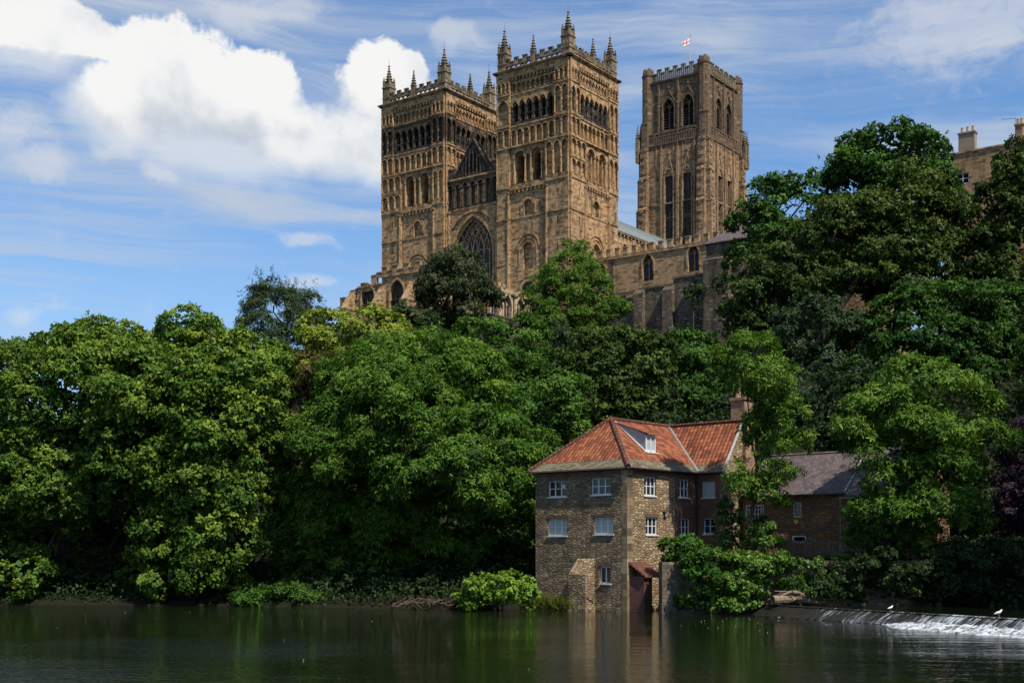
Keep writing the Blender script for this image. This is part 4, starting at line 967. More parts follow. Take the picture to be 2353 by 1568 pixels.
def mill():
    th = thing('mill_house', 'three storey rubble stone mill house with red pantile roof rising from the water', 'mill house', MO, MROT)
    U1, V1, EA = 8.37, 7.82, 9.52
    mb = MB()
    fw = FM(mb, 'W', 0, U1, 0, V1)      # a = V1 - v
    W_ = [(1.95, 1.64, 7.72, 8.84, 3, 2, 'glass'), (5.68, 1.66, 7.76, 8.9, 3, 2, 'glass'), (1.95, 1.68, 5.05, 6.22, 3, 2, 'blind'), (5.90, 1.60, 5.12, 6.26, 3, 2, 'blind'), (6.03, .92, 1.84, 2.98, 2, 1, 'glass')]
    for (z0, z1) in ((-1.5, 4.0), (4.0, 7.0), (7.0, 9.1)): fw.plate(0, V1, z0, z1, -.35, 0, [(w[0], w[1], w[2], w[3], 's') for w in W_ if z0 < w[2] < z1], 0)
    fw.plate(0, V1, 9.1, EA, -.35, 0, (), 2)
    for w in W_: lintel(fw, w[0], w[1], w[3], 2)
    fs = FM(mb, 'S', 0, U1, 0, V1)
    S_ = [(2.64, 1.42, 7.72, 9.0, 3, 2, 'glass'), (6.75, 1.36, 7.72, 9.0, 3, 2, 'glass'), (2.83, 1.42, 5.1, 6.28, 3, 2, 'glass'), (6.88, 1.36, 5.08, 6.28, 3, 2, 'glass')]
    for (z0, z1) in ((-1.5, 4.0), (4.0, 7.0), (7.0, 9.1)):
        ops = [(w[0], w[1], w[2], w[3], 's') for w in S_ if z0 < w[2] < z1]
        fs.plate(.62, 5.6, z0, z1, -.35, 0, [o for o in ops if o[0] < 5], 1); fs.plate(5.6, U1, z0, z1, -.35, 0, [o for o in ops if o[0] > 5], 2)
    fs.plate(.62, U1, 9.1, EA, -.35, 0, (), 2)
    for w in S_: lintel(fs, w[0], w[1], w[3], 2)
    zq = -1.5; k = 0
    while zq < EA-.01:      # big quoins at the corner
        z1 = min(zq+.42+.2*((k*7) % 3)/2, EA); wq = .62; fs.box(-.012, wq, -.4, .012, zq, z1-.012, 4); fw.box(V1-(.28 if k % 2 else .5), V1+.01, -.3, .010, zq, z1-.012, 4); zq = z1; k += 1
    # wing that runs towards the river, with its gable end
    g0, g1, gv = 8.37, 12.9, -2.2
    fwg = FM(mb, 'W', g0, g1, gv, 0)    # a = -v
    J_ = [(.97, 1.1, 7.75, 8.92, 2, 2, 'blind'), (1.05, 1.0, 5.2, 6.3, 2, 2, 'glass')]
    for (z0, z1) in ((2, 4.0), (4.0, 7.0), (7.0, EA)): fwg.plate(0, -gv, z0, z1, -.35, 0, [(w[0], w[1], w[2], w[3], 's') for w in J_ if z0 < w[2] < z1], 2)
    for w in J_: lintel(fwg, w[0], w[1], w[3], 2)
    fsg = FM(mb, 'S', g0, g1, gv, 0); ew = g1-g0
    fsg.quad(0, ew, 2, EA, 0, 1); fsg.poly([(0, EA), (ew, EA), (ew/2, 13.1)], 0, 1); fsg.box(-.02, .35, -.3, .03, 2, EA, 4)
    FM(mb, 'E', 0, g1, gv, V1).quad(0, V1-gv, 0, EA, 0, 0); FM(mb, 'N', 0, g1, 0, V1).quad(0, g1, 0, EA, 0, 0)
    wall = mb.build('wall', [M['rubble'], M['rubble_sunlit'], M['brick'], M['stone_pale'], M['quoin']], th)
    for w in W_: casement(fw, w[0], w[1], w[2], w[3], w[4], w[5], wall, w[6], cut=((2.28, 2.52, 8.32, 8.56) if w is W_[0] else None))
    for w in S_: casement(fs, w[0], w[1], w[2], w[3], w[4], w[5], wall, w[6])
    for w in J_: casement(fwg, w[0], w[1], w[2], w[3], w[4], w[5], wall, w[6], fm_mat='offwhite')
    # roof: hipped main block, ridge at v=3.9, wing ridge at u=10.63
    r = MB(); o = .35; ez = EA; RZ = 13.2; vr = 3.9; ua = 3.5; ur = (g0+g1)/2
    sl = (RZ-ez)/(vr+o)
    eS = lambda u: (u, -o, ez-.0)
    f = .14                       # share of each slope laid in stone slates at the eaves
    def lerp(a, b, t): return tuple(a[k]+(b[k]-a[k])*t for k in range(3))
    A = (-o, -o, ez); B = (-o, V1+o, ez); AP = (ua, vr, RZ); RI = (ur, vr, RZ); IN = (g0-o, -o, ez); BE = (ur, V1+o, ez)
    def slope(E0, E1, T0, T1):
        a, b = lerp(E0, T0, f), lerp(E1, T1, f)
        e0 = (E0[0], E0[1], E0[2]-.02); e1 = (E1[0], E1[1], E1[2]-.02)
        r.poly([E0, E1, b, a], 1); up = (0, 0, .05)
        a2 = (a[0], a[1], a[2]+.05); b2 = (b[0], b[1], b[2]+.05)
        r.poly([a, b, b2, a2], 1)
        r.poly([a2, b2, T1, T0] if T0 != T1 else [a2, b2, T1], 0)
    slope(B, A, AP, AP)                       # west hip
    slope(A, IN, AP, RI)                      # south slope
    slope((g1+o, V1+o, ez), B, (ur, vr, RZ), AP)   # north slope
    GS = (g0-o, gv-.15, ez); GR = (ur, gv-.15, RZ)
    slope(IN, GS, RI, GR)                     # wing, west slope
    slope((g1+o, gv-.15, ez), (g1+o, V1+o, ez), GR, RI)
    # eaves underside and fascia
    for P, Q in ((B, A), (A, IN), (IN, GS)): r.poly([P, Q, (Q[0], Q[1], Q[2]-.10), (P[0], P[1], P[2]-.10)], 2)
    r.poly([(-o, -o, ez-.1), (g0-o, -o, ez-.1), (g0-o, V1+o, ez-.1), (-o, V1+o, ez-.1)], 2); r.poly([(g0-o, gv-.15, ez-.1), (g1+o, gv-.15, ez-.1), (g1+o, V1+o, ez-.1), (g0-o, V1+o, ez-.1)], 2)
    roof = r.build('roof', [M['pantile'], M['stoneslate'], M['wood']], th)
    q = MB()
    for P, Q, rr in ((A, AP, .17), (B, AP, .16), (AP, RI, .13), (RI, GR, .13)):
        n = 16
        for k in range(n):
            a, b = lerp(P, Q, k/n), lerp(P, Q, (k+.97)/n); q.tube((a[0], a[1], a[2]+.04), (b[0], b[1], b[2]+.04), rr, rr*.93, 7)
    q.build('ridge_tiles', M['pantile_dk'], roof)
    q = MB(); q.tube((IN[0], IN[1], IN[2]+.06), (RI[0], RI[1], RI[2]+.06), .07, .07, 5); q.build('valley_gutter', M['lead'], roof)
    q = MB(); q.box(g0-o, ur, gv-.22, gv-.15, 0, .01)  # verge board along the gable
    q = MB()
    for P, Q in ((GS, GR), (GR, (g1+o, gv-.15, ez))): q.tube((P[0], P[1]-.04, P[2]), (Q[0], Q[1]-.04, Q[2]), .08, .08, 4)
    q.build('verge', M['offwhite'], roof)
    # long catslide dormer on the south slope
    d = MB(); k_s = (RZ-ez)/(vr+o)
    zr = lambda v: ez+(v+o)*k_s
    u0, u1 = 3.66, 4.82; vf = 1.10; zb = zr(vf)+.03; zt = zb+1.22
    vt = 3.62; ztop = zr(vt)+.04
    d.poly([(u0-.1, vf-.22, zt+.02), (u1+.12, vf-.22, zt+.02), (u1+.12, vt, ztop), (u0-.1, vt, ztop)], 0)
    d.poly([(u0-.1, vf-.22, zt-.06), (u1+.12, vf-.22, zt-.06), (u1+.12, vf-.22, zt+.02), (u0-.1, vf-.22, zt+.02)], 0)
    for u in (u0, u1): d.poly([(u, vf, zb-.05), (u, vf, zt), (u, vt, ztop-.02)], 1)
    dor = d.build('dormer', [M['pantile'], M['lead']], roof)
    q = MB(); q.tube((u0-.04, vf-.05, zb-.02), (u0-.04, vt, ztop), .06, .06, 4); q.box(u0-.15, u1+.15, vf-.22, vf, zb-.10, zb-.03); q.build('flashing', M['white'], roof)
    q = MB(); fd = FM(q, 'S', u0, u1, vf, 9)
    w = u1-u0
    for (a0, a1, z0, z1) in ((0, .12, zb, zt-.08), (w-.12, w, zb, zt-.08), (w/2-.05, w/2+.05, zb, zt-.08), (.12, w-.12, zb, zb+.12), (.12, w-.12, zt-.2, zt-.08)): fd.box(a0, a1, -.05, .05, z0, z1)
    q.build('dormer_window', M['white'], roof)
    q = MB(); FM(q, 'S', u0, u1, vf, 9).quad(.1, w-.1, zb+.1, zt-.18, -.02); q.build('dormer_pane', M['blind'], roof)
    # chimney of the wing
    c = MB(); cu, cv = 11.7, -1.5
    c.box(cu-.75, cu+.6, cv-.95, cv+.45, 9, 12.2); c.box(cu-.62, cu+.5, cv-.75, cv+.35, 12.2, 14.75); c.box(cu-.7, cu+.58, cv-.83, cv+.43, 14.75, 14.95)
    ch = c.build('chimney', M['brick_chim'], th)
    q = MB(); q.lathe(cu-.2, cv, [(.2, 14.95), (.16, 15.6), (.2, 15.7)], 8); q.build('chimney_pot', M['claypot'], ch)
    # stepped buttress standing in the water
    b = MB(); fb = FM(b, 'W', 0, U1, 0, V1); a = V1-3.38
    fb.box(a-.72, a+.72, 0, 1.0, -1.5, 2.45); fb.slope(a-.72, a+.72, 0, 1.0, 2.45, 3.5); fb.box(a-.78, a+.78, 0, 1.10, -1.5, .25)
    b.build('buttress', M['rubble_sunlit'], th)
    # lean-to of red brick at the foot of the south wall
    l = MB(); l.box(.25, 1.15, -1.2, -.001, -1.5, 2.35, 0); l.box(1.15, 2.2, -.35, -.001, -1.5, 2.7, 1); l.build('lean_to', [M['brick_red'], M['rubble']], th)
    l = MB(); l.poly([(.12, -1.4, 2.35), (2.1, -1.4, 2.35), (2.1, 0, 3.3), (.12, 0, 3.3)]); l.poly([(.12, -1.4, 2.27), (2.1, -1.4, 2.27), (2.1, -1.4, 2.35), (.12, -1.4, 2.35)]); l.poly([(.12, -1.4, 2.35), (.12, 0, 3.3), (.12, 0, 3.2), (.12, -1.4, 2.27)])
    l.build('lean_to_roof', M['pantile_dk'], th)
    q = MB(); q.tube((g0-.12, -.12, 3), (g0-.12, -.12, EA-.2), .06, .06, 6); q.tube((-.3, -o-.02, EA-.06), (g0-o, -o-.02, EA-.06), .055, .055, 6); q.tube((g0-o-.02, -o, EA-.06), (g0-o-.02, gv, EA-.06), .055, .055, 6)
    q.build('drainpipe', M['iron'], th)
    q = MB(); q.tube((g0, -.5, 7.3), (g0-1.1, -1.5, 7.05), .035, .03, 5); q.build('pole_bracket', M['wood'], th)
    q = MB()
    for s in (-1, 1): q.box(4.3-.04+s*0, 4.3+.04, -.06, 0, 6.15, 6.75); q.tube((4.1, -.04, 6.2), (4.5, -.04, 6.7), .035, .035, 4); q.tube((4.5, -.04, 6.2), (4.1, -.04, 6.7), .035, .035, 4)
    q.build('tie_plate', M['iron'], th)
mill()
def pole():
    q = MB(); a = mpt(-.35, 1.75, 1.9); b = mpt(-.9, 2.6, .95); q.tube(a, b, .04, .035, 5); o = q.build('pole', M['barkpale'], None); 
    tag(o, 'pale wooden pole leaning from the lowest mill window', 'pole')
    # coped stone pier wall between mill and ivy
    off = mpt(2.9, -2.6, 0); mb = MB(); mb.box(0, 3.7, -.7, 0, -1.5, 2.6); mb.box(-.05, 3.75, -.75, .05, 2.6, 2.75); mb.box(-2.8, 4.4, -1.05, -.7, -1.5, .22); mb.box(-3.0, -.3, -.7, 0.0, -1.5, .35)
    o = mb.build('pier_wall', M['stone_grey'], None, off, MROT); tag(o, 'square coped grey stone wall at the water between mill and ivy', 'wall')
pole()
def cottage():
    th = thing('slate_cottage', 'two storey reddish rubble cottage with purple slate roof right of the mill', 'cottage', mpt(10.6, -2.2, 4.0), MROT); off = (10.6, -2.2, 4.0)
    mb = MB(off); u0, u1, v0, v1 = 10.6, 16.6, -10.4, -2.4; EA = 7.95
    fm = FM(mb, 'W', u0, u1, v0, v1); L = v1-v0     # a = v1 - v
    ops = [(.62, 1.45, 5.95, 7.25, 's'), (4.27, .62, 6.3, 7.35, 's')]; low = [(1.3, .9, 4.2, 5.0, 's'), (4.4, 1.05, 3.6, 5.05, 's')]
    ops[0] = (.95, 1.45, 5.95, 7.25, 's')
    fm.plate(0, L, 3.0, 5.6, -.3, 0, low); fm.plate(0, L, 5.6, EA, -.3, 0, ops)
    for sd, l in (('S', 6), ('N', 6), ('E', L)): FM(mb, sd, u0, u1, v0, v1).quad(0, l, 3, EA, 0)
    for y in (v0, v1): mb.poly([(u0, y, EA), (u1, y, EA), ((u0+u1)/2, y, 10.75)])
    wall = mb.build('wall', M['rubble_red'], th)
    def win(c, w, s, t, li, ro, fmat):
        q = MB(off); fm.mb = q; d = -.14
        for (a0, a1, z0, z1) in ((c-w/2, c-w/2+.08, s, t), (c+w/2-.08, c+w/2, s, t), (c-w/2, c+w/2, s, s+.08), (c-w/2, c+w/2, t-.08, t)): fm.box(a0, a1, d, d+.1, z0, z1)
        for k in range(1, li): fm.box(c-w/2+w*k/li-.022, c-w/2+w*k/li+.022, d+.02, d+.08, s, t)
        for k in range(1, ro): fm.box(c-w/2, c+w/2, d+.02, d+.08, s+(t-s)*k/ro-.022, s+(t-s)*k/ro+.022)
        o = q.build('window', M[fmat], wall); q = MB(off); fm.mb = q; fm.quad(c-w/2, c+w/2, s, t, d+.02); q.build('pane', M['glass'], o)
    win(.95, 1.45, 5.95, 7.25, 6, 4, 'white'); win(4.27, .62, 6.3, 7.35, 1, 2, 'offwhite'); win(1.3, .9, 4.2, 5.0, 3, 2, 'white')
    q = MB(off); fm.mb = q
    for (a0, a1, z0, z1) in ((3.875, 3.96, 3.6, 5.05), (4.84, 4.925, 3.6, 5.05), (3.96, 4.84, 4.97, 5.05), (3.96, 4.84, 4.58, 4.65)): fm.box(a0, a1, -.16, -.02, z0, z1)
    dr = q.build('door_frame', M['white'], wall)
    q = MB(off); fm.mb = q; fm.box(3.96, 4.84, -.14, -.08, 3.6, 4.58)
    for a in (4.05, 4.45): fm.box(a, a+.3, -.09, -.06, 3.75, 4.4)
    q.build('door', M['reddoor'], wall)
    r = MB(off); mid = (u0+u1)/2; RZ = 10.85; e = .35
    r.poly([(u0-e, v1, EA-.08), (u0-e, v0, EA-.08), (mid, v0, RZ), (mid, v1, RZ)]); r.poly([(u1+e, v0, EA-.08), (u1+e, v1, EA-.08), (mid, v1, RZ), (mid, v0, RZ)])
    r.poly([(u0-e, v1, EA-.08), (u0-e, v0, EA-.08), (u0-e, v0, EA-.17), (u0-e, v1, EA-.17)])
    roof = r.build('roof', M['slate'], th)
    q = MB(off); q.tube((mid, v0, RZ), (mid, v1, RZ), .1, .1, 6); q.build('ridge_tiles', M['stoneslate'], roof)
    q = MB(off)
    for k in range(10): a = k/10; q.tube((u0-e+(mid-u0+e)*a, v0+.05, EA-.02+(RZ-EA+.02)*a), (u0-e+(mid-u0+e)*(a+.08), v0+.05, EA-.02+(RZ-EA+.02)*(a+.08)), .09, .07, 5)
    q.build('verge', M['offwhite'], roof)
    q = MB(off); q.poly([(u0+1.0, -5.6, 8.95), (u0+1.0, -6.7, 8.95), (u0+1.55, -6.7, 9.42), (u0+1.55, -5.6, 9.42)]); q.build('skylight', M['white'], roof)
    q = MB(off); fm.mb = q; c = 4.22; P = [(c-.17, 6.14), (c-.17, 5.98), (c, 5.82), (c+.17, 5.98), (c+.17, 6.14)]
    fm.poly(P, .09)
    for a, b in zip(P, P[1:]+P[:1]): q.poly([fm.F(a[0], 0, a[1]), fm.F(b[0], 0, b[1]), fm.F(b[0], .09, b[1]), fm.F(a[0], .09, a[1])])
    q.build('alarm_box', M['yellow'], wall)
    # second cottage hidden behind the ash tree
    off2 = (10.3, -10.5, 4.0); th2 = thing('brick_cottage', 'rough brick cottage with white porch and tall chimney behind the large ash tree', 'cottage', mpt(*off2), MROT)
    mb = MB(off2); u0, u1, v0, v1 = 10.3, 16.6, -14.9, -10.45; fm2 = FM(mb, 'W', u0, u1, v0, v1)
    fm2.plate(0, 4.45, 3, 7.7, -.3, 0, [(3.2, 1.0, 5.9, 7.0, 's')])
    for sd, l in (('S', 6.3), ('N', 6.3), ('E', 4.45)): FM(mb, sd, u0, u1, v0, v1).quad(0, l, 3, 7.7, 0)
    for y in (v0, v1): mb.poly([(u0, y, 7.7), (u1, y, 7.7), ((u0+u1)/2, y, 10.9)])
    wall2 = mb.build('wall', M['rubble_red'], th2)
    q = MB(off2); fm2.mb = q; c, s_, t_, w = 3.2, 5.9, 7.0, 1.0
    for (a0, a1, z0, z1) in ((c-w/2, c-w/2+.08, s_, t_), (c+w/2-.08, c+w/2, s_, t_), (c-w/2, c+w/2, s_, s_+.08), (c-w/2, c+w/2, t_-.08, t_), (c-.03, c+.03, s_, t_)): fm2.box(a0, a1, -.2, -.1, z0, z1)
    wo = q.build('window', M['white'], wall2); q = MB(off2); fm2.mb = q; fm2.quad(c-w/2, c+w/2, s_, t_, -.18); q.build('pane', M['glass'], wo)
    q = MB(off2); fm2.mb = q; fm2.box(.15, 2.2, .05, 1.3, 4.0, 5.0); 
    for a in (.15, .85, 1.5, 2.1): fm2.box(a, a+.1, 1.2, 1.3, 5.0, 7.4); fm2.box(.15, .25, .05, 1.3, 5.0, 5.1)
    fm2.box(.15, 2.2, .05, 1.32, 7.4, 7.55); fm2.box(.15, .25, .05, .15, 5, 7.4); q.build('porch', M['wood'], th2)
    r = MB(off2); mid = (u0+u1)/2
    r.poly([(u0-.3, v1, 7.65), (u0-.3, v0, 7.65), (mid, v0, 11), (mid, v1, 11)]); r.poly([(u1+.3, v0, 7.65), (u1+.3, v1, 7.65), (mid, v1, 11), (mid, v0, 11)]); r.build('roof', M['slate'], th2)
    c = MB(off2); c.box(11.6, 12.9, -14.7, -13.7, 7.8, 12.5); c.box(11.5, 13.0, -14.8, -13.6, 12.5, 12.7); ch = c.build('chimney', M['brick_chim'], th2)
    q = MB(off2); q.lathe(12.2, -14.2, [(.2, 12.7), (.16, 13.4), (.2, 13.5)], 8); q.build('chimney_pot', M['claypot'], ch)
cottage()
def fence():
    def run(u0, v0, u1, v1, lab, wob):
        p0 = Vector(mpt(u0, v0, 3.55)); p1 = Vector(mpt(u1, v1, 3.55)); d = p1-p0; L = d.length; rz = math.atan2(d.y, d.x)
        th = thing('picket_fence', lab, 'fence', tuple(p0), rz); rnd = random.Random(int(wob*100))
        q = MB()
        for z in (.35, .95): q.box(0, L, .03, .08, z, z+.08)
        q.build('rail', M['fencewood'], th)
        n = int(L/.135)
        q0 = None
        for k in range(min(n, 95)):
            x = k*.135; t = rnd.uniform(-.04, .04)*wob; h = 1.25+rnd.uniform(-.06, .06); q = MB()
            q.poly([(x, 0, 0), (x+.07, 0, 0), (x+.07+t, 0, h-.08), (x+.035+t, 0, h), (x+t, 0, h-.08)]); q.poly([(x, .025, 0), (x+t, .025, h-.08), (x+.035+t, .025, h), (x+.07+t, .025, h-.08), (x+.07, .025, 0)])
            for s in (0, 1): a = .07*s; q.poly([(x+a, 0, 0), (x+a, .025, 0), (x+a+t, .025, h-.08), (x+a+t, 0, h-.08)])
            q.build('picket', M['fencewood'], th)
    run(9.9, -.6, 9.9, -3.3, 'short grey picket fence in front of the mill wing and ivy', 1.0)
    run(9.6, -6.2, 9.3, -14.0, 'long weathered picket fence in front of the red door cottage', 2.2)
fence()

# ------------------------------------------------------------------ terrain and water
def bank(x):
    xs = [-400, -60, -35, -20, -12, -3, 1, 8, 14, 17, 22, 28, 32, 36, 44, 60, 400]; ys = [96, 95, 94.3, 92, 89, 85.3, 87, 86, 82.0, 80.2, 79.0, 78.4, 74.5, 68, 60, 52, 40]  # bank bends in at right to hold the added shade tree
    return np.interp(x, xs, ys)
def ground_h(x, y):
    x = np.asarray(x, float); y = np.asarray(y, float); d0 = y-bank(x); d = np.where(x > 27, np.minimum(d0, y-78.4-(x-27)*.05), d0)
    prof = np.interp(d, [-60, -3, -.4, .6, 3, 20, 55, 85, 107, 118, 140, 600], [-1.6, -1.6, -.9, -.12, .6, 8, 22, 29, 33, 37.5, 39, 41])
    prof = np.maximum(prof, np.interp(d0, [-3, -.4, .6, 3, 12], [-1.6, -.5, .35, 1.0, 2.6]))
    prof = np.where(prof > 8, 8+(prof-8)*np.interp(x, [-130, -75, -40], [.30, .45, 1.0]), prof)
    terr = ((x > 12.5) & (x < 45) & (d > 1.4) & (d < 22)); lift = np.where(terr, np.maximum(prof, np.minimum(3.55+np.maximum(d-12, 0)*.9, 16)), prof)
    lift = lift+np.where(d > 3, .35*np.sin(x*.31+y*.17)*np.cos(y*.23-x*.11), 0)
    # near bank, behind and under the camera
    near = np.interp(y, [-400, -3, 2.0, 6, 10], [6, 2.4, 2.3, -.5, -1.6]); return np.maximum(lift, near)
def terrain():
    xs = np.unique(np.concatenate([np.linspace(-1500, -120, 24), np.linspace(-120, 120, 161), np.linspace(120, 1500, 24)]))
    ys = np.unique(np.concatenate([np.linspace(-600, -10, 12), np.linspace(-10, 70, 30), np.linspace(70, 130, 81), np.linspace(130, 220, 46), np.linspace(220, 2500, 24)]))
    X, Y = np.meshgrid(xs, ys); Zg = ground_h(X, Y); nx, ny = len(xs), len(ys)
    V = np.stack([X.ravel(), Y.ravel(), Zg.ravel()], 1); F = []
    for j in range(ny-1):
        for i in range(nx-1): k = j*nx+i; F.append((k, k+1, k+nx+1, k+nx))
    me = bpy.data.meshes.new('ground'); me.from_pydata(V.tolist(), [], F); me.materials.append(M['ground']); me.polygons.foreach_set('use_smooth', [True]*len(F)); me.update()
    o = bpy.data.objects.new('ground', me); C.objects.link(o); o['kind'] = 'structure'
terrain()
WA, WB = (16.0, 79.4), (40.0, 34.4)         # weir crest line, left end to right end
def water():
    q = MB(); q.poly([(-900, -5, 0), (60, -5, 0), (60, 120, 0), (-900, 120, 0)]); o = q.build('river', M['water']); o['kind'] = 'structure'
    q = MB(); q.poly([(WA[0], WA[1], .62), (WB[0], WB[1], .62), (120, 20, .62), (120, 100, .62), (20, 100, .62), (15.0, 82.5, .62)]); o = q.build('mill_pool', M['water']); o['kind'] = 'structure'
    d = Vector((WB[0]-WA[0], WB[1]-WA[1], 0)); L = d.length; d.normalize(); nrm = Vector((d.y, -d.x, 0))  # downstream side
    if nrm.x > 0: nrm = -nrm
    rnd = random.Random(4)
    nu, nv = 260, 12; me = bpy.data.meshes.new('weir'); V = []; UV = []
    for i in range(nu+1):
        u = L*i/nu; jag = .05*math.sin(u*1.7)+.06*math.sin(u*4.3+1)+rnd.uniform(-.03, .03)
        for j in range(nv+1):
            v = j/nv; out = (-.35+1.55*v**1.15)+jag*v; z = .66-.62*max(0, v-.12)**1.25-.12*v+.02*math.sin(u*9+j)
            if v < .12: z = .66
            p = Vector((WA[0], WA[1], 0))+d*u+nrm*out; V.append((p.x, p.y, z)); UV.append((u, v*1.4))
    F = [(i*(nv+1)+j, (i+1)*(nv+1)+j, (i+1)*(nv+1)+j+1, i*(nv+1)+j+1) for i in range(nu) for j in range(nv)]
    me.from_pydata(V, [], F); me.materials.append(M['weir']); me.polygons.foreach_set('use_smooth', [True]*len(F)); me.update()
    ul = me.uv_layers.new(name='UVMap'); vi = np.empty(len(me.loops), dtype=np.int64); me.loops.foreach_get('vertex_index', vi); ul.data.foreach_set('uv', np.array(UV)[vi].ravel())
    o = bpy.data.objects.new('weir', me); C.objects.link(o); tag(o, 'long dark stone weir with water trickling over its sloping face', 'weir')
    # broken white water below the right part of the weir, thin foam line below the rest
    from mathutils import noise as nz
    nu, nv = 420, 40; V = []; UV = []
    for i in range(nu+1):
        u = L*.02+L*.93*i/nu; f = min(1, max(0, (u-10.6)/4.0)); f = f*f*(3-2*f); wid = .10+.08*abs(nz.noise((u*1.1, 0, 0)))+f*(2.3+.5*nz.noise((u*.5, 3, 0)))
        rise = .05+.20*f
        for j in range(nv+1):
            v = j/nv; out = .95-.05*f+v*wid+(.12*nz.noise((u*2.2, v, 5))*v)
            hh = rise*(1-v)**1.0+(.20*f+.02)*nz.fractal((u*1.3, v*wid*1.4, 2.0), .8, 2.1, 4)*(1-v*.7)
            z = max(.008, hh) if v < .999 else -.02
            p = Vector((WA[0], WA[1], 0))+d*u+nrm*out; V.append((p.x, p.y, z)); UV.append((u, v*wid))
    F = [(i*(nv+1)+j, (i+1)*(nv+1)+j, (i+1)*(nv+1)+j+1, i*(nv+1)+j+1) for i in range(nu) for j in range(nv)]
    me = bpy.data.meshes.new('white_water'); me.from_pydata(V, [], F); me.materials.append(M['foam']); me.polygons.foreach_set('use_smooth', [True]*len(F)); me.update()
    ul = me.uv_layers.new(name='UVMap'); vi = np.empty(len(me.loops), dtype=np.int64); me.loops.foreach_get('vertex_index', vi); ul.data.foreach_set('uv', np.array(UV)[vi].ravel())
    o = bpy.data.objects.new('white_water', me); C.objects.link(o); o['kind'] = 'stuff'; o['label'] = 'white foaming water churning below the weir'; o['category'] = 'foam'
    # foam flecks drifting on the river
    q = MB(); rnd = random.Random(8)
    for k in range(40):
        if k < 28: u = rnd.uniform(2, 22); p = Vector((WA[0], WA[1], 0))+d*u+nrm*rnd.uniform(2.2, 9+u*.4); x, y = p.x, p.y
        else: x, y = rnd.uniform(-30, 20), rnd.uniform(42, 84)
        if y > bank(x)-1.5 or y < 30: continue
        s = rnd.uniform(.004, .012); a = rnd.uniform(1.2, 2.6); n = 6
        q.lathe(0, 0, [(s, .004), (s*.7, .012)], n, F=lambda X, Y, Z: (x+X*a, y+Y, Z))
    o = q.build('foam_flecks', M['white']); o['kind'] = 'stuff'; o['label'] = 'small white foam flecks drifting on the dark river'; o['category'] = 'foam'
    # old masonry wall carrying the garden
    mb = MB(); pts = [(9.6, 80.8, 1.9), (13.2, 81.5, 3.3), (16.0, 80.9, 3.4), (20.5, 79.9, 3.4), (27, 79.4, 3.4)]
    for (a, b, t), (c, e, t2) in zip(pts, pts[1:]):
        A = Vector((a, b, 0)); B = Vector((c, e, 0)); dd = (B-A).normalized(); nn = Vector((-dd.y, dd.x, 0))*.7
        P = [A, B, B+nn, A+nn]
        for k in range(4): p, r_ = P[k], P[(k+1) % 4]; mb.poly([(p.x, p.y, -1.5), (r_.x, r_.y, -1.5), (r_.x, r_.y, t2), (p.x, p.y, t2)])
        mb.poly([(p.x, p.y, t2) for p in P])
    off = (16, 81, 0); mb.off = off
    o = mb.build('river_wall', M['stone_grey'], None, off); tag(o, 'old grey garden wall at the water, buried under ivy', 'wall')
water()

# ------------------------------------------------------------------ foliage
def PX(px, py, Y): return ((px-1176)/2900*Y, Y, EYE+(1265-py)/2900*Y)
def unit(v): return v/np.maximum(np.linalg.norm(v, axis=1, keepdims=True), 1e-9)
def ball(rng, n): return unit(rng.normal(size=(n, 3)))
def leaves_mesh(name, pos, nor, axis, L, W, tint, m, loc, parent=None, fold=.22):
    n = len(pos); nor = unit(nor); axis = unit(axis-nor*(axis*nor).sum(1, keepdims=True)); side = np.cross(nor, axis)
    L = L[:, None]; W = W[:, None]
    p = pos-np.array(loc)
    v0 = p; v1 = p+axis*L*.45+side*W*.5+nor*W*fold; v2 = p+axis*L-nor*L*.10; v3 = p+axis*L*.45-side*W*.5+nor*W*fold
    V = np.stack([v0, v1, v2, v3], 1).reshape(-1, 3).astype(np.float32)
    me = bpy.data.meshes.new(name); me.vertices.add(4*n); me.vertices.foreach_set('co', V.ravel())
    me.loops.add(4*n); me.loops.foreach_set('vertex_index', np.arange(4*n, dtype=np.int32))
    me.polygons.add(n); me.polygons.foreach_set('loop_start', np.arange(0, 4*n, 4, dtype=np.int32))
    try: me.polygons.foreach_set('loop_total', np.full(n, 4, dtype=np.int32))
    except Exception: pass
    me.materials.append(m)
    at = me.attributes.new('tint', 'FLOAT', 'FACE'); at.data.foreach_set('value', np.clip(tint, 0, 1).astype(np.float32))
    me.update(calc_edges=True)
    o = bpy.data.objects.new(name, me); C.objects.link(o)
    if parent: o.parent = parent
    else: o.location = loc
    return o
NLEAF = [0]
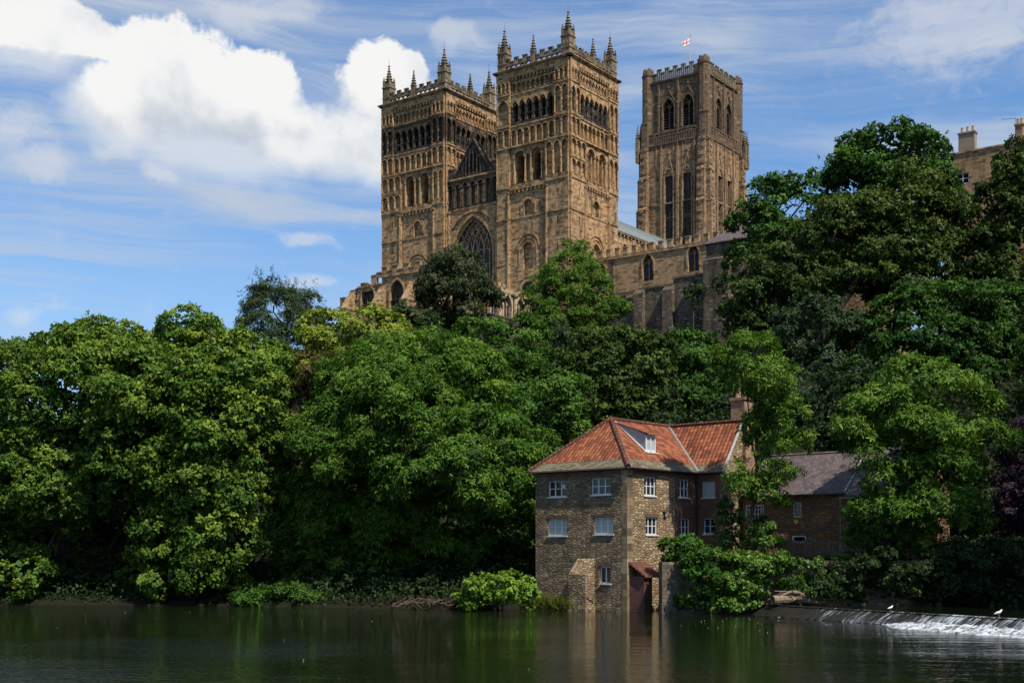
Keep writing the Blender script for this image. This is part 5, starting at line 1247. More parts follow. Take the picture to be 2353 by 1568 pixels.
def crown(rng, lobes, L, W, rc, cover, droop, tint0, tvar, sparse=1.0, flat=.72, inner=True, up=.45, tuft=.0, tlen=1.0):
    """clumps of leaves set over the lobes of a crown; returns arrays"""
    Pc, Nc, Rc, Tc = [], [], [], []
    lob = np.array([l[:6] for l in lobes])
    for i, l in enumerate(lobes):
        c = np.array(l[:3]); r = np.array(l[3:6]); tl = l[6] if len(l) > 6 else 0.0
        area = 4*math.pi*((r[0]*r[1])**1.6/3+(r[0]*r[2])**1.6/3+(r[1]*r[2])**1.6/3)**(1/1.6)
        n = max(6, int(area/(math.pi*rc*rc)*1.25*sparse))
        d = ball(rng, n); q = c+d*r*rng.uniform(.70, 1.06, (n, 1))
        nn = unit(d/r)
        keep = np.ones(n, bool)
        for j in range(len(lobes)):
            if j != i: keep &= (((q-lob[j, :3])/lob[j, 3:6])**2).sum(1) > .62
        keep &= ~((nn[:, 2] < -.55) & (rng.random(n) < .7))
        keep &= ~((nn[:, 1] > .45) & (rng.random(n) < .72))       # far side kept thin
        q, nn = q[keep], nn[keep]; k = len(q)
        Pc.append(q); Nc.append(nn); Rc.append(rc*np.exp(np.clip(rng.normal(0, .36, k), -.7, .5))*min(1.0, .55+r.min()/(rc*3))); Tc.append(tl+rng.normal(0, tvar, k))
    Pc, Nc, Rc, Tc = map(np.concatenate, (Pc, Nc, Rc, Tc))
    NS = 7
    cnt = np.maximum(2, (.92*cover*4*math.pi*Rc**2*.55/(L*W*.5)/NS).astype(int)); tot = cnt.sum()      # sprays in each clump
    ci = np.repeat(np.arange(len(Pc)), cnt)
    v = unit(ball(rng, tot)+Nc[ci]*.8+np.array([0, 0, .2])); rad = rng.uniform(.45, 1.0, (tot, 1))**.5
    sq = np.array([1.08, 1.08, flat])
    axc = unit(Nc*np.array([1, 1, .5])+ball(rng, len(Pc))*.6+np.array([0, 0, -.2*droop])); stc = rng.uniform(.0, .75, len(Pc))
    pos = Pc[ci]+v*rad*Rc[ci][:, None]*sq+axc[ci]*((v*axc[ci]).sum(1, keepdims=True)*rad*(stc*Rc)[ci][:, None])
    pos[:, 2] -= droop*.35*Rc[ci]*rng.random(tot)**2
    stray = rng.random(tot) < .05; pos[stray] += rng.normal(0, .28, (int(stray.sum()), 3))*Rc[ci][stray][:, None]
    ns = unit(v*.6+np.array([0, 0, up])+Nc[ci]*.25+rng.normal(0, .48, (tot, 3)))
    hd = unit(v*np.array([1, 1, .2])+np.array([0, 0, -.5*droop])+rng.normal(0, .45, (tot, 3)))        # heading of each spray
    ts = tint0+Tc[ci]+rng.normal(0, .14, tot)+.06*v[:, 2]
    si = np.repeat(np.arange(tot), NS); m = len(si)
    rd = ball(rng, m); rd = unit(rd-ns[si]*(rd*ns[si]).sum(1, keepdims=True))
    ax = unit(rd+hd[si]*.55+np.array([0, 0, -.45*droop])+rng.normal(0, .15, (m, 3)))
    s = rng.uniform(.65, 1.25, m); nor = unit(ns[si]+rng.normal(0, .28, (m, 3)))
    pos = pos[si]+hd[si]*(rng.uniform(-.5, .7, (m, 1))*L)+ax*(.12*L)+rng.normal(0, .10, (m, 3))*L
    out = [(pos, nor, ax, L*s, W*s, ts[si]+rng.normal(0, .07, m))]
    if tuft > 0:     # shoots standing clear of the outline
        sel = np.where((Nc[:, 2] > .15) & (rng.random(len(Pc)) < tuft))[0]
        for k in sel:
            base = Pc[k]; dirv = unit((Nc[k]*.6+np.array([0, 0, .9])+rng.normal(0, .3, 3))[None])[0]; ln = tlen*Rc[k]*rng.uniform(1.0, 1.9); m = int(14+ln*10)
            t = rng.random(m)**.8*1.4-.55; p = base+dirv*(t*ln)[:, None]+rng.normal(0, .16, (m, 3))*(1.15-t)[:, None]*Rc[k]
            out.append((p, unit(ball(rng, m)+np.array([0, 0, .4])), unit(ball(rng, m)+dirv*.6+np.array([0, 0, -droop*.6])), np.full(m, L*.9), np.full(m, W*.9), tint0+.12+rng.normal(0, .12, m)))
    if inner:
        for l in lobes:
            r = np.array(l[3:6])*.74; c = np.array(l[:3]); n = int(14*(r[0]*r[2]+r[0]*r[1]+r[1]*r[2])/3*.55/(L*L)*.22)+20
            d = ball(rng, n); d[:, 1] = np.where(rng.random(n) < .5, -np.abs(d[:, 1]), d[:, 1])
            p = c+d*r*rng.uniform(.7, 1.0, (n, 1)); out.append((p, unit(d+rng.normal(0, .3, (n, 3))), ball(rng, n), np.full(n, L*2.3), np.full(n, W*2.6), tint0-.25+rng.normal(0, .08, n)))  # inner leaves tinted darker: interior shade in the leaf colour
    res = [np.concatenate([o[k] for o in out]) for k in range(6)]; NLEAF[0] += len(res[0])
    return res, Pc
def limbs(rng, base, lobes, r0, Pc, nb=26, lean=None):
    mb = MB(base); b = np.array(base, float); cs = np.array([l[:3] for l in lobes]); top = cs[:, 2].max(); cen = cs.mean(0)
    zfork = b[2]+(np.percentile(cs[:, 2], 35)-b[2])*.75; fork = np.array([b[0]+(cen[0]-b[0])*.45, b[1]+(cen[1]-b[1])*.45, zfork])
    mid = (b+fork)/2+np.array([rng.normal(0, .25), rng.normal(0, .25), 0])
    mb.path([tuple(b-np.array([0, 0, .6])), tuple(b+np.array([0, 0, .5])), tuple(mid), tuple(fork)], [r0*1.5, r0*1.1, r0*.92, r0*.8], 9)
    leader = np.array([cen[0], cen[1], top]); pts = [fork+(leader-fork)*t+rng.normal(0, .35, 3)*t for t in (0, .35, .7, 1)]
    mb.path([tuple(p) for p in pts], [r0*.8, r0*.55, r0*.3, r0*.08], 7)
    def limb(p0, p1, ra, rb):
        m1 = p0+(p1-p0)*.35+np.array([0, 0, -.05*np.linalg.norm(p1-p0)])+rng.normal(0, .25, 3); m2 = p0+(p1-p0)*.7+rng.normal(0, .25, 3)
        mb.path([tuple(p0), tuple(m1), tuple(m2), tuple(p1)], [ra, ra*.75, (ra+rb)/2, rb], 6)
    for c in cs:
        t = rng.uniform(0, .7); p0 = pts[0]+(leader-pts[0])*t*max(0, min(1, (c[2]-zfork)/max(1, top-zfork))); limb(p0, c, r0*.42, r0*.12)
    for k in rng.choice(len(Pc), min(nb, len(Pc)), False):
        j = np.argmin(((cs-Pc[k])**2).sum(1)); limb(cs[j], Pc[k], r0*.14, r0*.04)
    return mb
LS = .63
def tree(name, label, kind, Y, lobes, base, L=.36, W=.24, rc=1.25, cover=1.25, droop=.45, tint=.45, tvar=.13, trunk=.35, seed=1, cat='tree', sparse=1.0, group=None, flat=.72, depth=1.0, bark='bark', nb=26, tuft=.25, inner=True, up=.45, tlen=1.0):
    rng = np.random.default_rng(seed); L, W, rc = L*LS, W*LS, rc*.74
    wl = []
    for l in lobes:
        px, py, rx, rz = l[:4]; dy = l[4] if len(l) > 4 else rng.uniform(-1.2, 1.2); tl = l[5] if len(l) > 5 else 0.0  # tl: sunlit top lobes paler, lower lobes darker, in the leaf colour
        y = Y+dy; c = PX(px, py, y); k = y/2900; sh = .42*rc/k; rx = max(.55*rx, rx-sh); rz = max(.55*rz, rz-sh*.8); wl.append((c[0], c[1], c[2], rx*k, (rx*.6+rz*.4)*k*depth, rz*k, tl))
    bx, by = base; X = (bx-1176)/2900*by; bz = float(ground_h(X, by)); loc = (X, by, bz)
    th = thing(name, label, cat, loc, 0, group)
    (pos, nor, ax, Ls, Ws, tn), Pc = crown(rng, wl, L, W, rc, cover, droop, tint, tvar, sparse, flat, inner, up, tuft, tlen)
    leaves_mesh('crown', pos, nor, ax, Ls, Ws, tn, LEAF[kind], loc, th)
    limbs(rng, loc, wl, trunk, Pc, nb).build('trunk', M[bark], th, smooth=True)
    return th
ash = dict(L=.50, W=.17, droop=.75, rc=1.15)
# --- left bank, front row
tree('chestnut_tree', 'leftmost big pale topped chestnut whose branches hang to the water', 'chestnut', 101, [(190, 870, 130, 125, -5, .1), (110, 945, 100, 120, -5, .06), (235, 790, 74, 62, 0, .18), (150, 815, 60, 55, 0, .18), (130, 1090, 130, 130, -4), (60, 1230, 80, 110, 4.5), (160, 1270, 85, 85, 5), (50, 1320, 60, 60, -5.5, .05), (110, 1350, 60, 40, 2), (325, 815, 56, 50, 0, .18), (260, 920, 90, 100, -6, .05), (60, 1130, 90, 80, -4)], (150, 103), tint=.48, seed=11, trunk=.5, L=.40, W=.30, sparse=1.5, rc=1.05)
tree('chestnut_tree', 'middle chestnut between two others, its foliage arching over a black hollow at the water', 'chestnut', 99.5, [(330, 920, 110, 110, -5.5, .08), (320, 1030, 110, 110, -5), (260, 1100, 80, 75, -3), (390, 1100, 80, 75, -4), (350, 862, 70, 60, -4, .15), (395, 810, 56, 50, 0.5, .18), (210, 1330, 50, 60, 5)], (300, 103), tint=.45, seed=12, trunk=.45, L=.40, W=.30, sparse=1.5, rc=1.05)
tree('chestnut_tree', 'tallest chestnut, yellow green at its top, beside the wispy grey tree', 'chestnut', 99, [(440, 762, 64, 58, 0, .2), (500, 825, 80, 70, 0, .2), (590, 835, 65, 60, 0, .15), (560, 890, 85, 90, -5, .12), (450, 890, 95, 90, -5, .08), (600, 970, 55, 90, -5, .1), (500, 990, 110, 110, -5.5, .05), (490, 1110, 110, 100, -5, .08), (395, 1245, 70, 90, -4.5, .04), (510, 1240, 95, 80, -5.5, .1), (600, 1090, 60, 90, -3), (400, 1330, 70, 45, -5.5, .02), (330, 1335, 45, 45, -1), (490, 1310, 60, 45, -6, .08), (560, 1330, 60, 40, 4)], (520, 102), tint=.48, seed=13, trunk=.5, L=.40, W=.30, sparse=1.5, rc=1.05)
tree('lime_tree', 'sunlit yellow green tree cut by the left edge of the picture', 'chestnut', 116, [(20, 870, 70, 80, 0, .12), (35, 825, 40, 40, 0, .15), (-30, 900, 90, 110, 0), (30, 980, 70, 110, 0, -.05)], (10, 117), tint=.5, seed=14)
tree('shade_toned_tree', 'very dark foliage with shade put into its leaf colour, filling the hollows under the chestnuts and along the water', 'dark', 108, [(60, 1180, 140, 110), (300, 1230, 150, 110), (560, 1240, 170, 110), (430, 1130, 120, 100), (60, 1345, 100, 50, -8), (200, 1350, 100, 46, -8.5), (320, 1352, 90, 44, -8.5), (600, 1356, 110, 42, -11.5), (720, 1354, 90, 42, -13), (860, 1352, 100, 44, -14.5), (980, 1350, 90, 42, -16)], (350, 108), L=.5, W=.34, seed=15, tuft=0)  # near black leaves stand in for shade in the hollows
# --- behind
tree('wispy_tree', 'thin grey green tree with feathery upright shoots against the sky', 'grey', 128, [(640, 731, 66, 74), (695, 751, 52, 60), (605, 751, 44, 66), (655, 816, 74, 80), (700, 836, 60, 75), (632, 681, 24, 50), (682, 706, 26, 46), (640, 896, 70, 70), (610, 706, 30, 50), (710, 706, 22, 30)], (655, 129), L=.55, W=.13, rc=.95, cover=.7, droop=.3, tint=.42, seed=16, tuft=1.0, tlen=2.0, inner=False, trunk=.28)
tree('lime_tree', 'pale yellow green lime just below the stepped chapel wall', 'lime', 124, [(820, 770, 85, 60, 0, .12), (755, 775, 52, 55, 0, .08), (890, 762, 50, 42, 0, .15), (745, 840, 60, 60, 0, -.02), (850, 820, 100, 65), (920, 800, 60, 50), (780, 900, 80, 60, 0, -.1)], (830, 126), L=.42, W=.30, tint=.66, seed=17)
tree('brown_tree', 'olive brown tinged tree squeezed between chestnut and the large ash', 'olive', 117, [(720, 880, 50, 70), (700, 960, 50, 90), (760, 850, 45, 40), (690, 1060, 55, 80), (740, 980, 60, 80), (790, 850, 60, 35)], (710, 118), L=.40, W=.22, tint=.42, seed=18)
tree('ash_tree', 'largest bright ash filling the bank left of the mill', 'ash', 94.5, [(930, 850, 150, 75, 2, .15), (1010, 800, 80, 38, 1, .2), (840, 900, 110, 85, -2, .1), (1060, 880, 110, 85, -2, .12), (940, 960, 150, 110, -3.5, .1), (1110, 980, 90, 95, -3, .05), (800, 1020, 110, 100, -3, .02), (1010, 1080, 150, 110, -4), (1170, 1070, 80, 110, -3, .02), (760, 1150, 100, 110, 1), (880, 1180, 140, 100, 1), (1060, 1210, 130, 90, 1.5), (1180, 1190, 70, 90, 1), (700, 1240, 80, 90, 2), (860, 1290, 120, 60, 2.5), (1100, 1300, 90, 50, 3), (750, 1330, 70, 40, 1.5), (980, 1320, 60, 30, 1.5)], (960, 96), tint=.46, seed=19, trunk=.5, sparse=1.3, nb=50, **ash)
tree('weeping_tree', 'dark drooping tree standing in front of the great west window', 'weeping', 172, [(1045, 615, 60, 45, 0, .1), (1010, 660, 50, 50), (1085, 660, 48, 50), (1045, 690, 80, 55, -1), (985, 715, 35, 35), (1110, 640, 26, 36), (1000, 730, 45, 30), (1080, 735, 60, 30)], (1045, 174), L=.75, W=.28, rc=1.5, cover=1.3, droop=1.6, tint=.45, seed=20, up=.2, tuft=.15)
tree('feathery_tree', 'light feathery ash rising in front of the right hand west tower', 'ash', 163, [(1315, 582, 24, 38, 0, .1), (1300, 622, 40, 36, 0, .08), (1340, 630, 40, 36, 0, .08), (1270, 660, 42, 36, 0, .05), (1320, 668, 60, 40, 0, .08), (1375, 672, 36, 36, 0, .05), (1240, 700, 36, 34), (1300, 712, 64, 38, 0, .05), (1365, 718, 52, 36), (1400, 708, 28, 34), (1265, 750, 52, 34), (1345, 762, 60, 30), (1310, 785, 50, 26)], (1312, 165), L=.62, W=.17, rc=1.05, cover=.85, droop=.4, tint=.52, seed=21, sparse=1.25, inner=True, trunk=.34, tuft=.7, tlen=1.2)
tree('ash_tree', 'mid green rounded ash below the terrace wall', 'ashdeep', 133, [(1110, 790, 75, 55, 0, .12), (1180, 780, 70, 50, 0, .1), (1150, 850, 95, 70), (1230, 870, 65, 65), (1200, 940, 90, 70), (1260, 940, 50, 55), (1090, 860, 60, 60)], (1170, 134), L=.55, W=.22, tint=.55, seed=22)
tree('holly_tree', 'small dark glossy tree between yellow lime and chapel buttresses', 'dark', 160, [(930, 722, 40, 24), (962, 735, 40, 30), (905, 735, 35, 24)], (930, 161), L=.55, W=.35, tint=.7, seed=23)
tree('elder_bush', 'greyish bush in shade at the foot of the retaining wall', 'grey', 150, [(1270, 800, 50, 60), (1240, 780, 40, 40), (1300, 850, 55, 50)], (1270, 151), L=.5, W=.28, tint=.35, seed=24, cat='bush')
tree('sycamore_tree', 'dark spreading sycamore behind the mill roof apex', 'sycamore', 113, [(1410, 815, 95, 62, 0, .1), (1350, 800, 55, 45, 0, .05), (1470, 850, 80, 70), (1390, 880, 110, 80, -1), (1310, 930, 70, 75, -2), (1420, 950, 100, 60, -2), (1500, 920, 60, 60), (1330, 1010, 70, 60, -3), (1270, 980, 50, 60, -4, .15)], (1400, 114), L=.46, W=.36, tint=.42, seed=25, trunk=.42)
tree('maple_tree', 'lighter green maple branching over the left slope of the mill roof', 'ashdeep', 104, [(1280, 900, 60, 45, 0, .1), (1240, 960, 60, 60), (1300, 980, 50, 50), (1250, 1050, 40, 50)], (1270, 105), L=.42, W=.28, tint=.6, seed=26)
tree('sycamore_tree', 'rounded deep green tree below the end of the retaining wall', 'ashdeep', 125, [(1590, 820, 70, 50, 0, .1), (1620, 870, 80, 70), (1550, 880, 60, 70), (1600, 960, 110, 70), (1680, 900, 60, 80), (1520, 950, 50, 60)], (1600, 126), L=.5, W=.3, tint=.35, seed=27)
tree('ivy_clump', 'small ivy bush growing from the top of the retaining wall', 'dark', 178, [(1590, 690, 14, 22), (1595, 660, 8, 16)], (1592, 179), L=.5, W=.35, tint=.6, seed=28, cat='bush', trunk=.1, inner=False)
# --- right, high dark sycamores
tree('sycamore_tree', 'highest dark sycamore with domed crown against the sky', 'ashdeep', 166, [(2050, 350, 100, 58, 0, .12), (1965, 385, 60, 40, 0, .08), (2105, 385, 55, 48, 0, .08), (2020, 420, 110, 60), (2110, 450, 90, 60), (1900, 415, 50, 30)], (2040, 168), L=.7, W=.48, rc=1.9, tint=.30, sparse=1.3, seed=31, trunk=.5, depth=1.1)
tree('sycamore_tree', 'loose dark sycamore with sky showing between its limbs beside the rear tower', 'ashdeep', 162, [(1810, 410, 52, 34, 0, .1), (1750, 460, 50, 45, 0, .05), (1820, 470, 55, 34), (1730, 530, 50, 55), (1790, 560, 75, 55), (1720, 600, 50, 50), (1860, 440, 34, 26)], (1770, 164), L=.68, W=.46, rc=1.6, tint=.38, seed=32, sparse=.85, inner=False, trunk=.42, nb=40)
tree('sycamore_tree', 'broad olive tinted sycamore in the middle of the upper right slope', 'sycamore', 154, [(2105, 440, 66, 46, 0, .22), (1960, 500, 90, 45, 0, .12), (2080, 500, 110, 55, 0, .2), (2165, 530, 56, 56, 0, .15), (1900, 560, 90, 50), (2030, 580, 130, 60), (2150, 600, 90, 60), (1960, 640, 110, 50), (2090, 660, 100, 50), (2200, 610, 70, 60, 2), (2220, 680, 60, 50), (2215, 465, 44, 44, 1, .05)], (2050, 156), L=.64, W=.46, rc=1.7, tint=.42, sparse=1.3, seed=33, trunk=.5, nb=40)
tree('sycamore_tree', 'shadowed sycamore with forked trunk in front of the slate roofed stone tower', 'sycamore', 152, [(1780, 620, 80, 55, 0, .1), (1730, 690, 60, 55), (1800, 700, 90, 60), (1860, 640, 60, 45), (1690, 740, 45, 40), (1770, 770, 90, 40)], (1755, 153), L=.6, W=.42, rc=1.5, tint=.3, seed=34, trunk=.42, depth=.8)
tree('whitebeam_tree', 'grey leaved tree in the centre of the right slope', 'grey', 140, [(1870, 760, 100, 70), (1910, 830, 90, 70), (1820, 830, 70, 60), (1950, 760, 60, 50), (1900, 900, 110, 60, 0, -.1)], (1880, 141), L=.52, W=.32, tint=.32, seed=35)
tree('sycamore_tree', 'yellowish sycamore low on the right slope above the bright ash', 'ashdeep', 136, [(2090, 730, 80, 60, 0, .1), (2190, 720, 90, 60, 0, .12), (2140, 790, 120, 60), (2040, 790, 70, 60), (2250, 780, 70, 70), (2200, 860, 110, 60), (2010, 860, 60, 60)], (2140, 137), L=.54, W=.36, tint=.30, seed=36)
tree('sycamore_tree', 'tall dark tree at the right edge in front of the house', 'sycamore', 153, [(2330, 385, 50, 40, 0, .12), (2355, 430, 56, 70, 0, .1), (2305, 460, 44, 50), (2330, 520, 70, 60), (2280, 560, 50, 45), (2345, 640, 60, 60, -2, .12), (2350, 330, 16, 30)], (2330, 155), L=.62, W=.42, rc=1.5, tint=.4, sparse=1.25, seed=37)
tree('sycamore_tree', 'lime tinted tree low at the right edge', 'ashdeep', 140, [(2320, 720, 60, 60, 0, .12), (2300, 810, 70, 70), (2350, 880, 60, 90), (2250, 690, 40, 40)], (2310, 141), L=.56, W=.36, tint=.30, seed=38)
# --- right, front
tree('ash_tree', 'slender young ash in front of the slate cottage and the mill chimney', 'ash', 83.0, [(1725, 825, 55, 45, 0, .1), (1770, 870, 55, 42, 0, .08), (1690, 835, 30, 32), (1760, 920, 50, 40), (1800, 960, 48, 40), (1745, 985, 34, 34), (1770, 1005, 52, 36), (1820, 1020, 34, 30), (1738, 1060, 34, 30), (1770, 1075, 44, 32), (1705, 1115, 30, 22), (1765, 1130, 36, 24), (1705, 785, 20, 20), (1730, 1110, 40, 26), (1800, 1085, 34, 24), (1690, 1080, 22, 20)], (1732, 83.6), tint=.62, seed=41, trunk=.16, L=.42, W=.13, rc=.75, cover=1.05, droop=.6, sparse=1.15, inner=False, nb=40, tuft=.5)
tree('ash_tree', 'big bright ash overhanging the cottages by the weir', 'ash', 80.2, [(2110, 870, 100, 50, 0, .15), (2040, 930, 95, 50, 0, .12), (2190, 920, 85, 60, 0, .12), (1950, 975, 60, 34, 0, .08), (2110, 980, 110, 50, -.5, .1), (2230, 1000, 70, 50, 0, .05), (2020, 1030, 70, 40, 0), (2140, 1060, 90, 45, -.5), (2210, 1080, 50, 40), (2060, 1100, 80, 40, -.5), (2170, 1160, 80, 60, -.5, -.05), (1985, 1160, 44, 50, 0, -.02), (2070, 1190, 80, 45, -.5, -.05), (2210, 1190, 40, 40), (2000, 1240, 44, 40), (2110, 1240, 50, 35)], (2105, 80.8), tint=.48, seed=42, trunk=.38, L=.44, W=.15, rc=.95, cover=1.1, droop=.7, nb=50, tuft=.4)
tree('copper_beech', 'dark purple leaved beech at the right edge above the weir', 'copper', 84, [(2345, 1020, 40, 60), (2350, 1120, 45, 70), (2320, 1180, 30, 40), (2355, 1200, 40, 50)], (2352, 85), L=.3, W=.2, rc=.8, tint=.5, seed=43)
tree('dark_fill_tree', 'dark fill tree right of the big ash, deep shade put into its leaf colour', 'dark', 93, [(2280, 1040, 90, 110), (2260, 1190, 110, 90), (2180, 1290, 120, 70), (2330, 1290, 90, 80), (2060, 1310, 90, 60), (2000, 960, 90, 90), (1920, 1020, 60, 70)], (2270, 94), L=.45, W=.3, tint=.3, seed=44, tuft=0)  # dark leaves fill in for deep shade behind the ash
tree('shade_toned_tree', 'tree directly behind the cottage roofs, shade put into its dark leaf colour', 'dark', 104, [(1880, 960, 90, 70), (1960, 900, 80, 70), (1680, 1000, 80, 80), (1560, 1020, 80, 60), (1830, 1060, 90, 60), (2080, 1040, 120, 90)], (1850, 105), L=.5, W=.34, tint=.35, seed=45, tuft=0)
# --- shrubs and climbers at the water
tree('knotweed_bush', 'bright broad leaved bush spilling into the river beside the mill', 'bright', 84.6, [(1150, 1350, 70, 34, 0, .1), (1100, 1375, 42, 24), (1200, 1365, 40, 28), (1080, 1390, 24, 14)], (1150, 86.0), L=.34, W=.26, rc=.5, cover=1.2, tint=.55, seed=51, cat='bush', trunk=.06, tuft=.2)
tree('bank_shrub', 'low dark green shrubs along the water under the large ash', 'ashdeep', 92.0, [(640, 1365, 60, 22), (560, 1375, 45, 16), (710, 1372, 50, 20), (760, 1380, 30, 12)], (640, 92.8), L=.4, W=.14, rc=.6, tint=.55, seed=52, cat='bush', trunk=.05)
tree('garden_shrub', 'rounded deep green shrub overhanging the pier wall next to the ivy', 'ashdeep', 81.6, [(1580, 1270, 48, 42, 0, .1), (1625, 1310, 50, 50), (1545, 1265, 26, 22), (1600, 1360, 36, 28), (1540, 1305, 22, 24)], (1600, 82.4), L=.30, W=.2, rc=.6, tint=.45, seed=53, cat='bush', trunk=.07)
tree('ivy_mass', 'brightest sheet of ivy hanging down the garden wall to the river', 'ivy', 80.6, [(1720, 1302, 62, 38, 0, .15), (1790, 1302, 50, 34, 0, .1), (1640, 1385, 40, 24, 0, .05), (1725, 1375, 45, 24, 0, .05), (1690, 1345, 45, 38), (1755, 1335, 50, 32), (1680, 1390, 22, 18)], (1740, 81.6), L=.22, W=.18, rc=.5, cover=1.3, tint=.5, seed=54, cat='ivy', trunk=.06, depth=.6)
tree('ivy_mass', 'darker ivy on the wall in front of the picket fence', 'ivy', 80.4, [(1860, 1308, 50, 34, 0, .05), (1930, 1306, 55, 32), (1840, 1350, 55, 28, 0, -.15), (1930, 1345, 70, 36, 0, -.2), (2010, 1310, 50, 40, 0, -.15)], (1890, 81.4), L=.24, W=.19, rc=.55, cover=1.3, tint=.35, seed=55, cat='ivy', trunk=.06, depth=.6)
tree('creeper', 'dark ivy climbing the corner where the mill wing meets the cottage', 'ivy', 86.2, [(1672, 1190, 28, 34), (1665, 1235, 28, 28), (1695, 1235, 26, 26), (1662, 1150, 14, 24)], (1680, 86.6), L=.2, W=.17, rc=.42, tint=.25, seed=56, cat='ivy', trunk=.05, depth=.4)
tree('garden_shrub', 'ivy clad bush around the young ash trunk', 'ivy', 83.2, [(1752, 1215, 26, 30), (1765, 1245, 32, 22), (1720, 1250, 20, 18)], (1755, 83.8), L=.2, W=.16, rc=.42, tint=.3, seed=57, cat='bush', trunk=.06)
tree('ivy_mass', 'ivy sheet with deep shade in its leaf colour at the right end of the garden wall beyond the driftwood', 'dark', 79.2, [(1960, 1330, 60, 40), (2040, 1330, 60, 44), (2110, 1330, 60, 44), (2010, 1290, 60, 34), (1900, 1350, 40, 30)], (2020, 80.2), L=.26, W=.2, rc=.55, tint=.5, seed=59, cat='ivy', trunk=.05, depth=.6)
tree('bank_shrub', 'undergrowth bush beyond the weir, shade put into its black green leaf colour', 'dark', 79.4, [(2190, 1345, 70, 40), (2260, 1345, 70, 45), (2340, 1340, 60, 45), (2200, 1290, 80, 40), (2310, 1280, 70, 50)], (2240, 80.2), L=.3, W=.16, rc=.6, tint=.35, seed=58, cat='bush', trunk=.06)  # dark shrubs stand in for black shade on the right bank
tree('added_shade_tree', 'added unseen tree outside the right edge that shades the right bank', 'dark', 69, [(2720, 700, 150, 120), (2640, 820, 130, 110), (2760, 860, 160, 120), (2700, 560, 110, 90), (2680, 980, 130, 90), (2800, 1000, 120, 90)], (2730, 70.5), L=.5, W=.36, seed=61, tuft=0)  # added out of view to shade the right bank
tree('chestnut_tree', 'broad chestnut on the bank just beyond the left edge', 'chestnut', 103, [(-190, 900, 150, 130), (-120, 1050, 120, 130, -3), (-260, 1040, 130, 130, -2), (-180, 1180, 150, 130, -2), (-90, 1260, 90, 90), (-280, 1260, 110, 100), (-200, 1340, 150, 50, -4)], (-190, 105), tint=.46, seed=62, L=.5, W=.38)
tree('chestnut_tree', 'second chestnut on the bank well beyond the left edge', 'chestnut', 106, [(-470, 950, 150, 130), (-400, 1080, 130, 130, -3), (-560, 1080, 130, 130), (-480, 1220, 170, 120, -3), (-480, 1330, 190, 60, -5)], (-470, 108), tint=.42, seed=63, L=.5, W=.38)
tree('sycamore_tree', 'dark sycamore on the slope just beyond the right edge', 'sycamore', 120, [(2480, 700, 110, 110), (2560, 820, 130, 120), (2460, 880, 100, 110), (2600, 960, 140, 110), (2470, 1030, 100, 100)], (2520, 121), tint=.35, seed=64, L=.6, W=.42)
def undergrowth():
    rng = np.random.default_rng(77); n = 90000
    x = rng.uniform(-60, 75, n); d = np.where(rng.random(n) < .35, rng.uniform(.3, 9, n), rng.uniform(.5, 105, n)); y = bank(x)+d
    dx, dy = x-MO[0], y-MO[1]; u = .656*dx+.755*dy; v = -.755*dx+.656*dy
    keep = ~((u > -1.5) & (u < 18) & (v > -12) & (v < 9)); cx, cy2 = x-9, y-198; tx = .592*cx+.806*cy2; ty = -.805*cx+.593*cy2
    keep &= ~((tx > -14.5) & (ty > -40)); keep &= d > .35
    x, y = x[keep], y[keep]; n = len(x); z = ground_h(x, y)+rng.random(n)**1.5*1.1
    pos = np.stack([x, y, z], 1); s = rng.uniform(.5, 1.2, n)
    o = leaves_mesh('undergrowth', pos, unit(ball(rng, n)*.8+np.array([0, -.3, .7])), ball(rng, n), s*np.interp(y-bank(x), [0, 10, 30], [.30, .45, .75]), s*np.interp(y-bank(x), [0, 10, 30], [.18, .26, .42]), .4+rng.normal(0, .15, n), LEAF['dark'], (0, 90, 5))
    o['kind'] = 'stuff'; o['label'] = 'dark undergrowth carpeting the wooded bank'; o['category'] = 'undergrowth'
    n = 900; x = rng.normal(2.6, .75, n); y = 86.6-.656*0+rng.normal(0, .25, n)-(x-2.6)*.75; z = rng.uniform(-.05, .15, n)
    pos = np.stack([x, y-.9, z], 1); ln = rng.uniform(.5, 1.25, n)
    ax = unit(np.stack([rng.normal(0, .45, n), rng.normal(-.1, .35, n), np.ones(n)], 1)); nor = unit(np.cross(ax, ball(rng, n)))
    o = leaves_mesh('tall_grass', pos, nor, ax, ln, np.full(n, .05), .5+rng.normal(0, .2, n), LEAF['grass'], (2.6, 86, 0)); o['kind'] = 'stuff'; o['label'] = 'tuft of tall yellowish grass at the foot of the mill'; o['category'] = 'grass'
undergrowth()
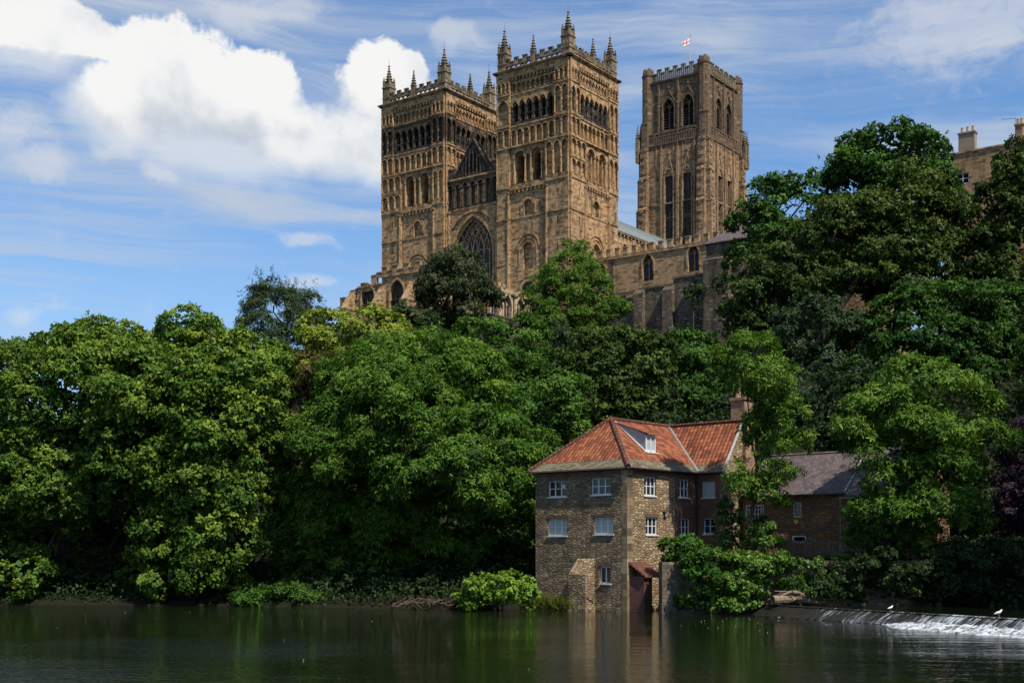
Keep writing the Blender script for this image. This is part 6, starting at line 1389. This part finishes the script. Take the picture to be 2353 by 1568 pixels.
def driftwood():
    rnd = random.Random(5)
    def bundle(name, label, cat, base, n, ln, r, m, spread, main=None):
        th = thing(name, label, cat, base)
        if main:
            q = MB()
            for (pts, rs) in main: q.path(pts, rs, 10)
            q.build('log', M['barkpale'], th, smooth=False)
        for k in range(n):
            a = rnd.uniform(-.5, .5)+(0 if rnd.random() < .8 else 1.2); l = ln*rnd.uniform(.4, 1); x = rnd.uniform(-spread, spread); y = rnd.uniform(-.5, .5); z = rnd.uniform(.05, .45)
            q = MB(); p = [(x, y, z), (x+l*.5*math.cos(a), y+rnd.uniform(-.2, .2), z+.18+rnd.uniform(-.1, .25)), (x+l*math.cos(a), y+l*.5*math.sin(a), z+rnd.uniform(-.2, .5))]
            q.path(p, [r, r*.8, r*.3], 5); q.build('branch', m, th)
    bundle('branch_pile', 'tangle of bare dead branches on the waterline left of the bright bush', 'branches', (-5.6, 86.3, .1), 34, 1.9, .045, M['dead'], 2.6)
    bundle('driftwood_log', 'stranded driftwood trunk with broken roots at the left end of the weir', 'driftwood', (16.9, 78.9, .72), 26, 1.6, .05, M['dead'], .9,
           [([(-.75, -.6, .25), (.2, -.2, .3), (1.4, .2, .2), (2.6, .4, .0)], [.27, .25, .19, .07]), ([(-.2, -.4, .5), (.5, -.3, .75), (1.0, .1, .68), (1.7, .2, .35)], [.06, .1, .12, .08]), ([(-.6, -.5, .8), (.3, -.3, .75), (.9, .1, .8)], [.03, .04, .03])])
driftwood()
def gull(x, y, z, rz, s, label):
    th = thing('seagull', label, 'seagull', (x, y, z), rz)
    # one skinned surface: tail, body, neck, head
    pts = [(-.30, 0, .20), (-.20, 0, .235), (-.08, 0, .265), (.05, 0, .30), (.12, 0, .35), (.15, 0, .415), (.185, 0, .43), (.215, 0, .425)]
    rad = [(.035, .012), (.06, .04), (.095, .085), (.085, .08), (.055, .055), (.045, .045), (.045, .043), (.02, .02)]
    me = bpy.data.meshes.new('body'); n = 12; V = []; F = []
    for i, (p, r) in enumerate(zip(pts, rad)):
        t = Vector(pts[min(i+1, len(pts)-1)])-Vector(pts[max(i-1, 0)]); t.normalize(); up = Vector((-t.z, 0, t.x))
        for k in range(n): a = 2*math.pi*k/n; q = Vector(p)+Vector((0, 1, 0))*r[0]*math.cos(a)+up*r[1]*math.sin(a); V.append(tuple(q*s))
    for i in range(len(pts)-1):
        for k in range(n): F.append((i*n+k, i*n+(k+1) % n, (i+1)*n+(k+1) % n, (i+1)*n+k))
    F.append(tuple(range(n))[::-1]); F.append(tuple((len(pts)-1)*n+k for k in range(n)))
    me.from_pydata(V, [], F); me.materials.append(M['feather']); me.polygons.foreach_set('use_smooth', [True]*len(F)); me.update()
    o = bpy.data.objects.new('body', me); C.objects.link(o); o.parent = th; sb = o.modifiers.new('s', 'SUBSURF'); sb.levels = 1; sb.render_levels = 1
    for sg in (-1, 1):
        q = MB(); a = [(.06, .075, .31), (-.10, .098, .31), (-.34, .03, .205), (-.22, .085, .23), (-.05, .10, .24)]
        q.poly([(p[0]*s, sg*p[1]*s, p[2]*s) for p in a]); q.poly([(p[0]*s, sg*(p[1]+.012)*s, p[2]*s) for p in a][::-1])
        for p, r in zip(a, a[1:]+a[:1]): q.poly([(p[0]*s, sg*p[1]*s, p[2]*s), (r[0]*s, sg*r[1]*s, r[2]*s), (r[0]*s, sg*(r[1]+.012)*s, r[2]*s), (p[0]*s, sg*(p[1]+.012)*s, p[2]*s)])
        q.build('wing', M['wing'], th)
        q = MB(); q.tube((0, sg*.035*s, .20*s), (.01*s, sg*.035*s, 0), .011*s, .009*s, 5); q.poly([(.01*s, sg*.035*s, .004), (.07*s, sg*.06*s, .004), (.075*s, sg*.035*s, .004), (.07*s, sg*.01*s, .004)]); q.build('leg', M['claypot'], th)
        q = MB(); q.lathe(.20*s, sg*.035*s, [(.008*s, .437*s), (.006*s, .442*s)], 6); q.build('eye', M['iron'], th)
    q = MB(); q.tube((.215*s, 0, .423*s), (.285*s, 0, .405*s), .016*s, .004*s, 6); q.build('beak', M['beak'], th)
def on_weir(u, o): 
    d = Vector((WB[0]-WA[0], WB[1]-WA[1])).normalized(); n = Vector((-d.y, d.x)); 
    if n.x < 0: n = -n
    return WA[0]+d.x*u+n.x*o, WA[1]+d.y*u+n.y*o
def weir_u(px):
    d = Vector((WB[0]-WA[0], WB[1]-WA[1])).normalized(); k = (px-1176)/2900; return (k*WA[1]-WA[0])/(d.x-k*d.y)
gx, gy = on_weir(weir_u(2290), .12); gull(gx, gy, .66, R(12), .88, 'larger gull standing upright on the crest of the weir at the right')
gx, gy = on_weir(weir_u(2042), .12); gull(gx, gy, .66, R(25), .72, 'smaller white gull resting on the weir further left')
open('/tmp/nleaf','w').write(str(NLEAF[0]))
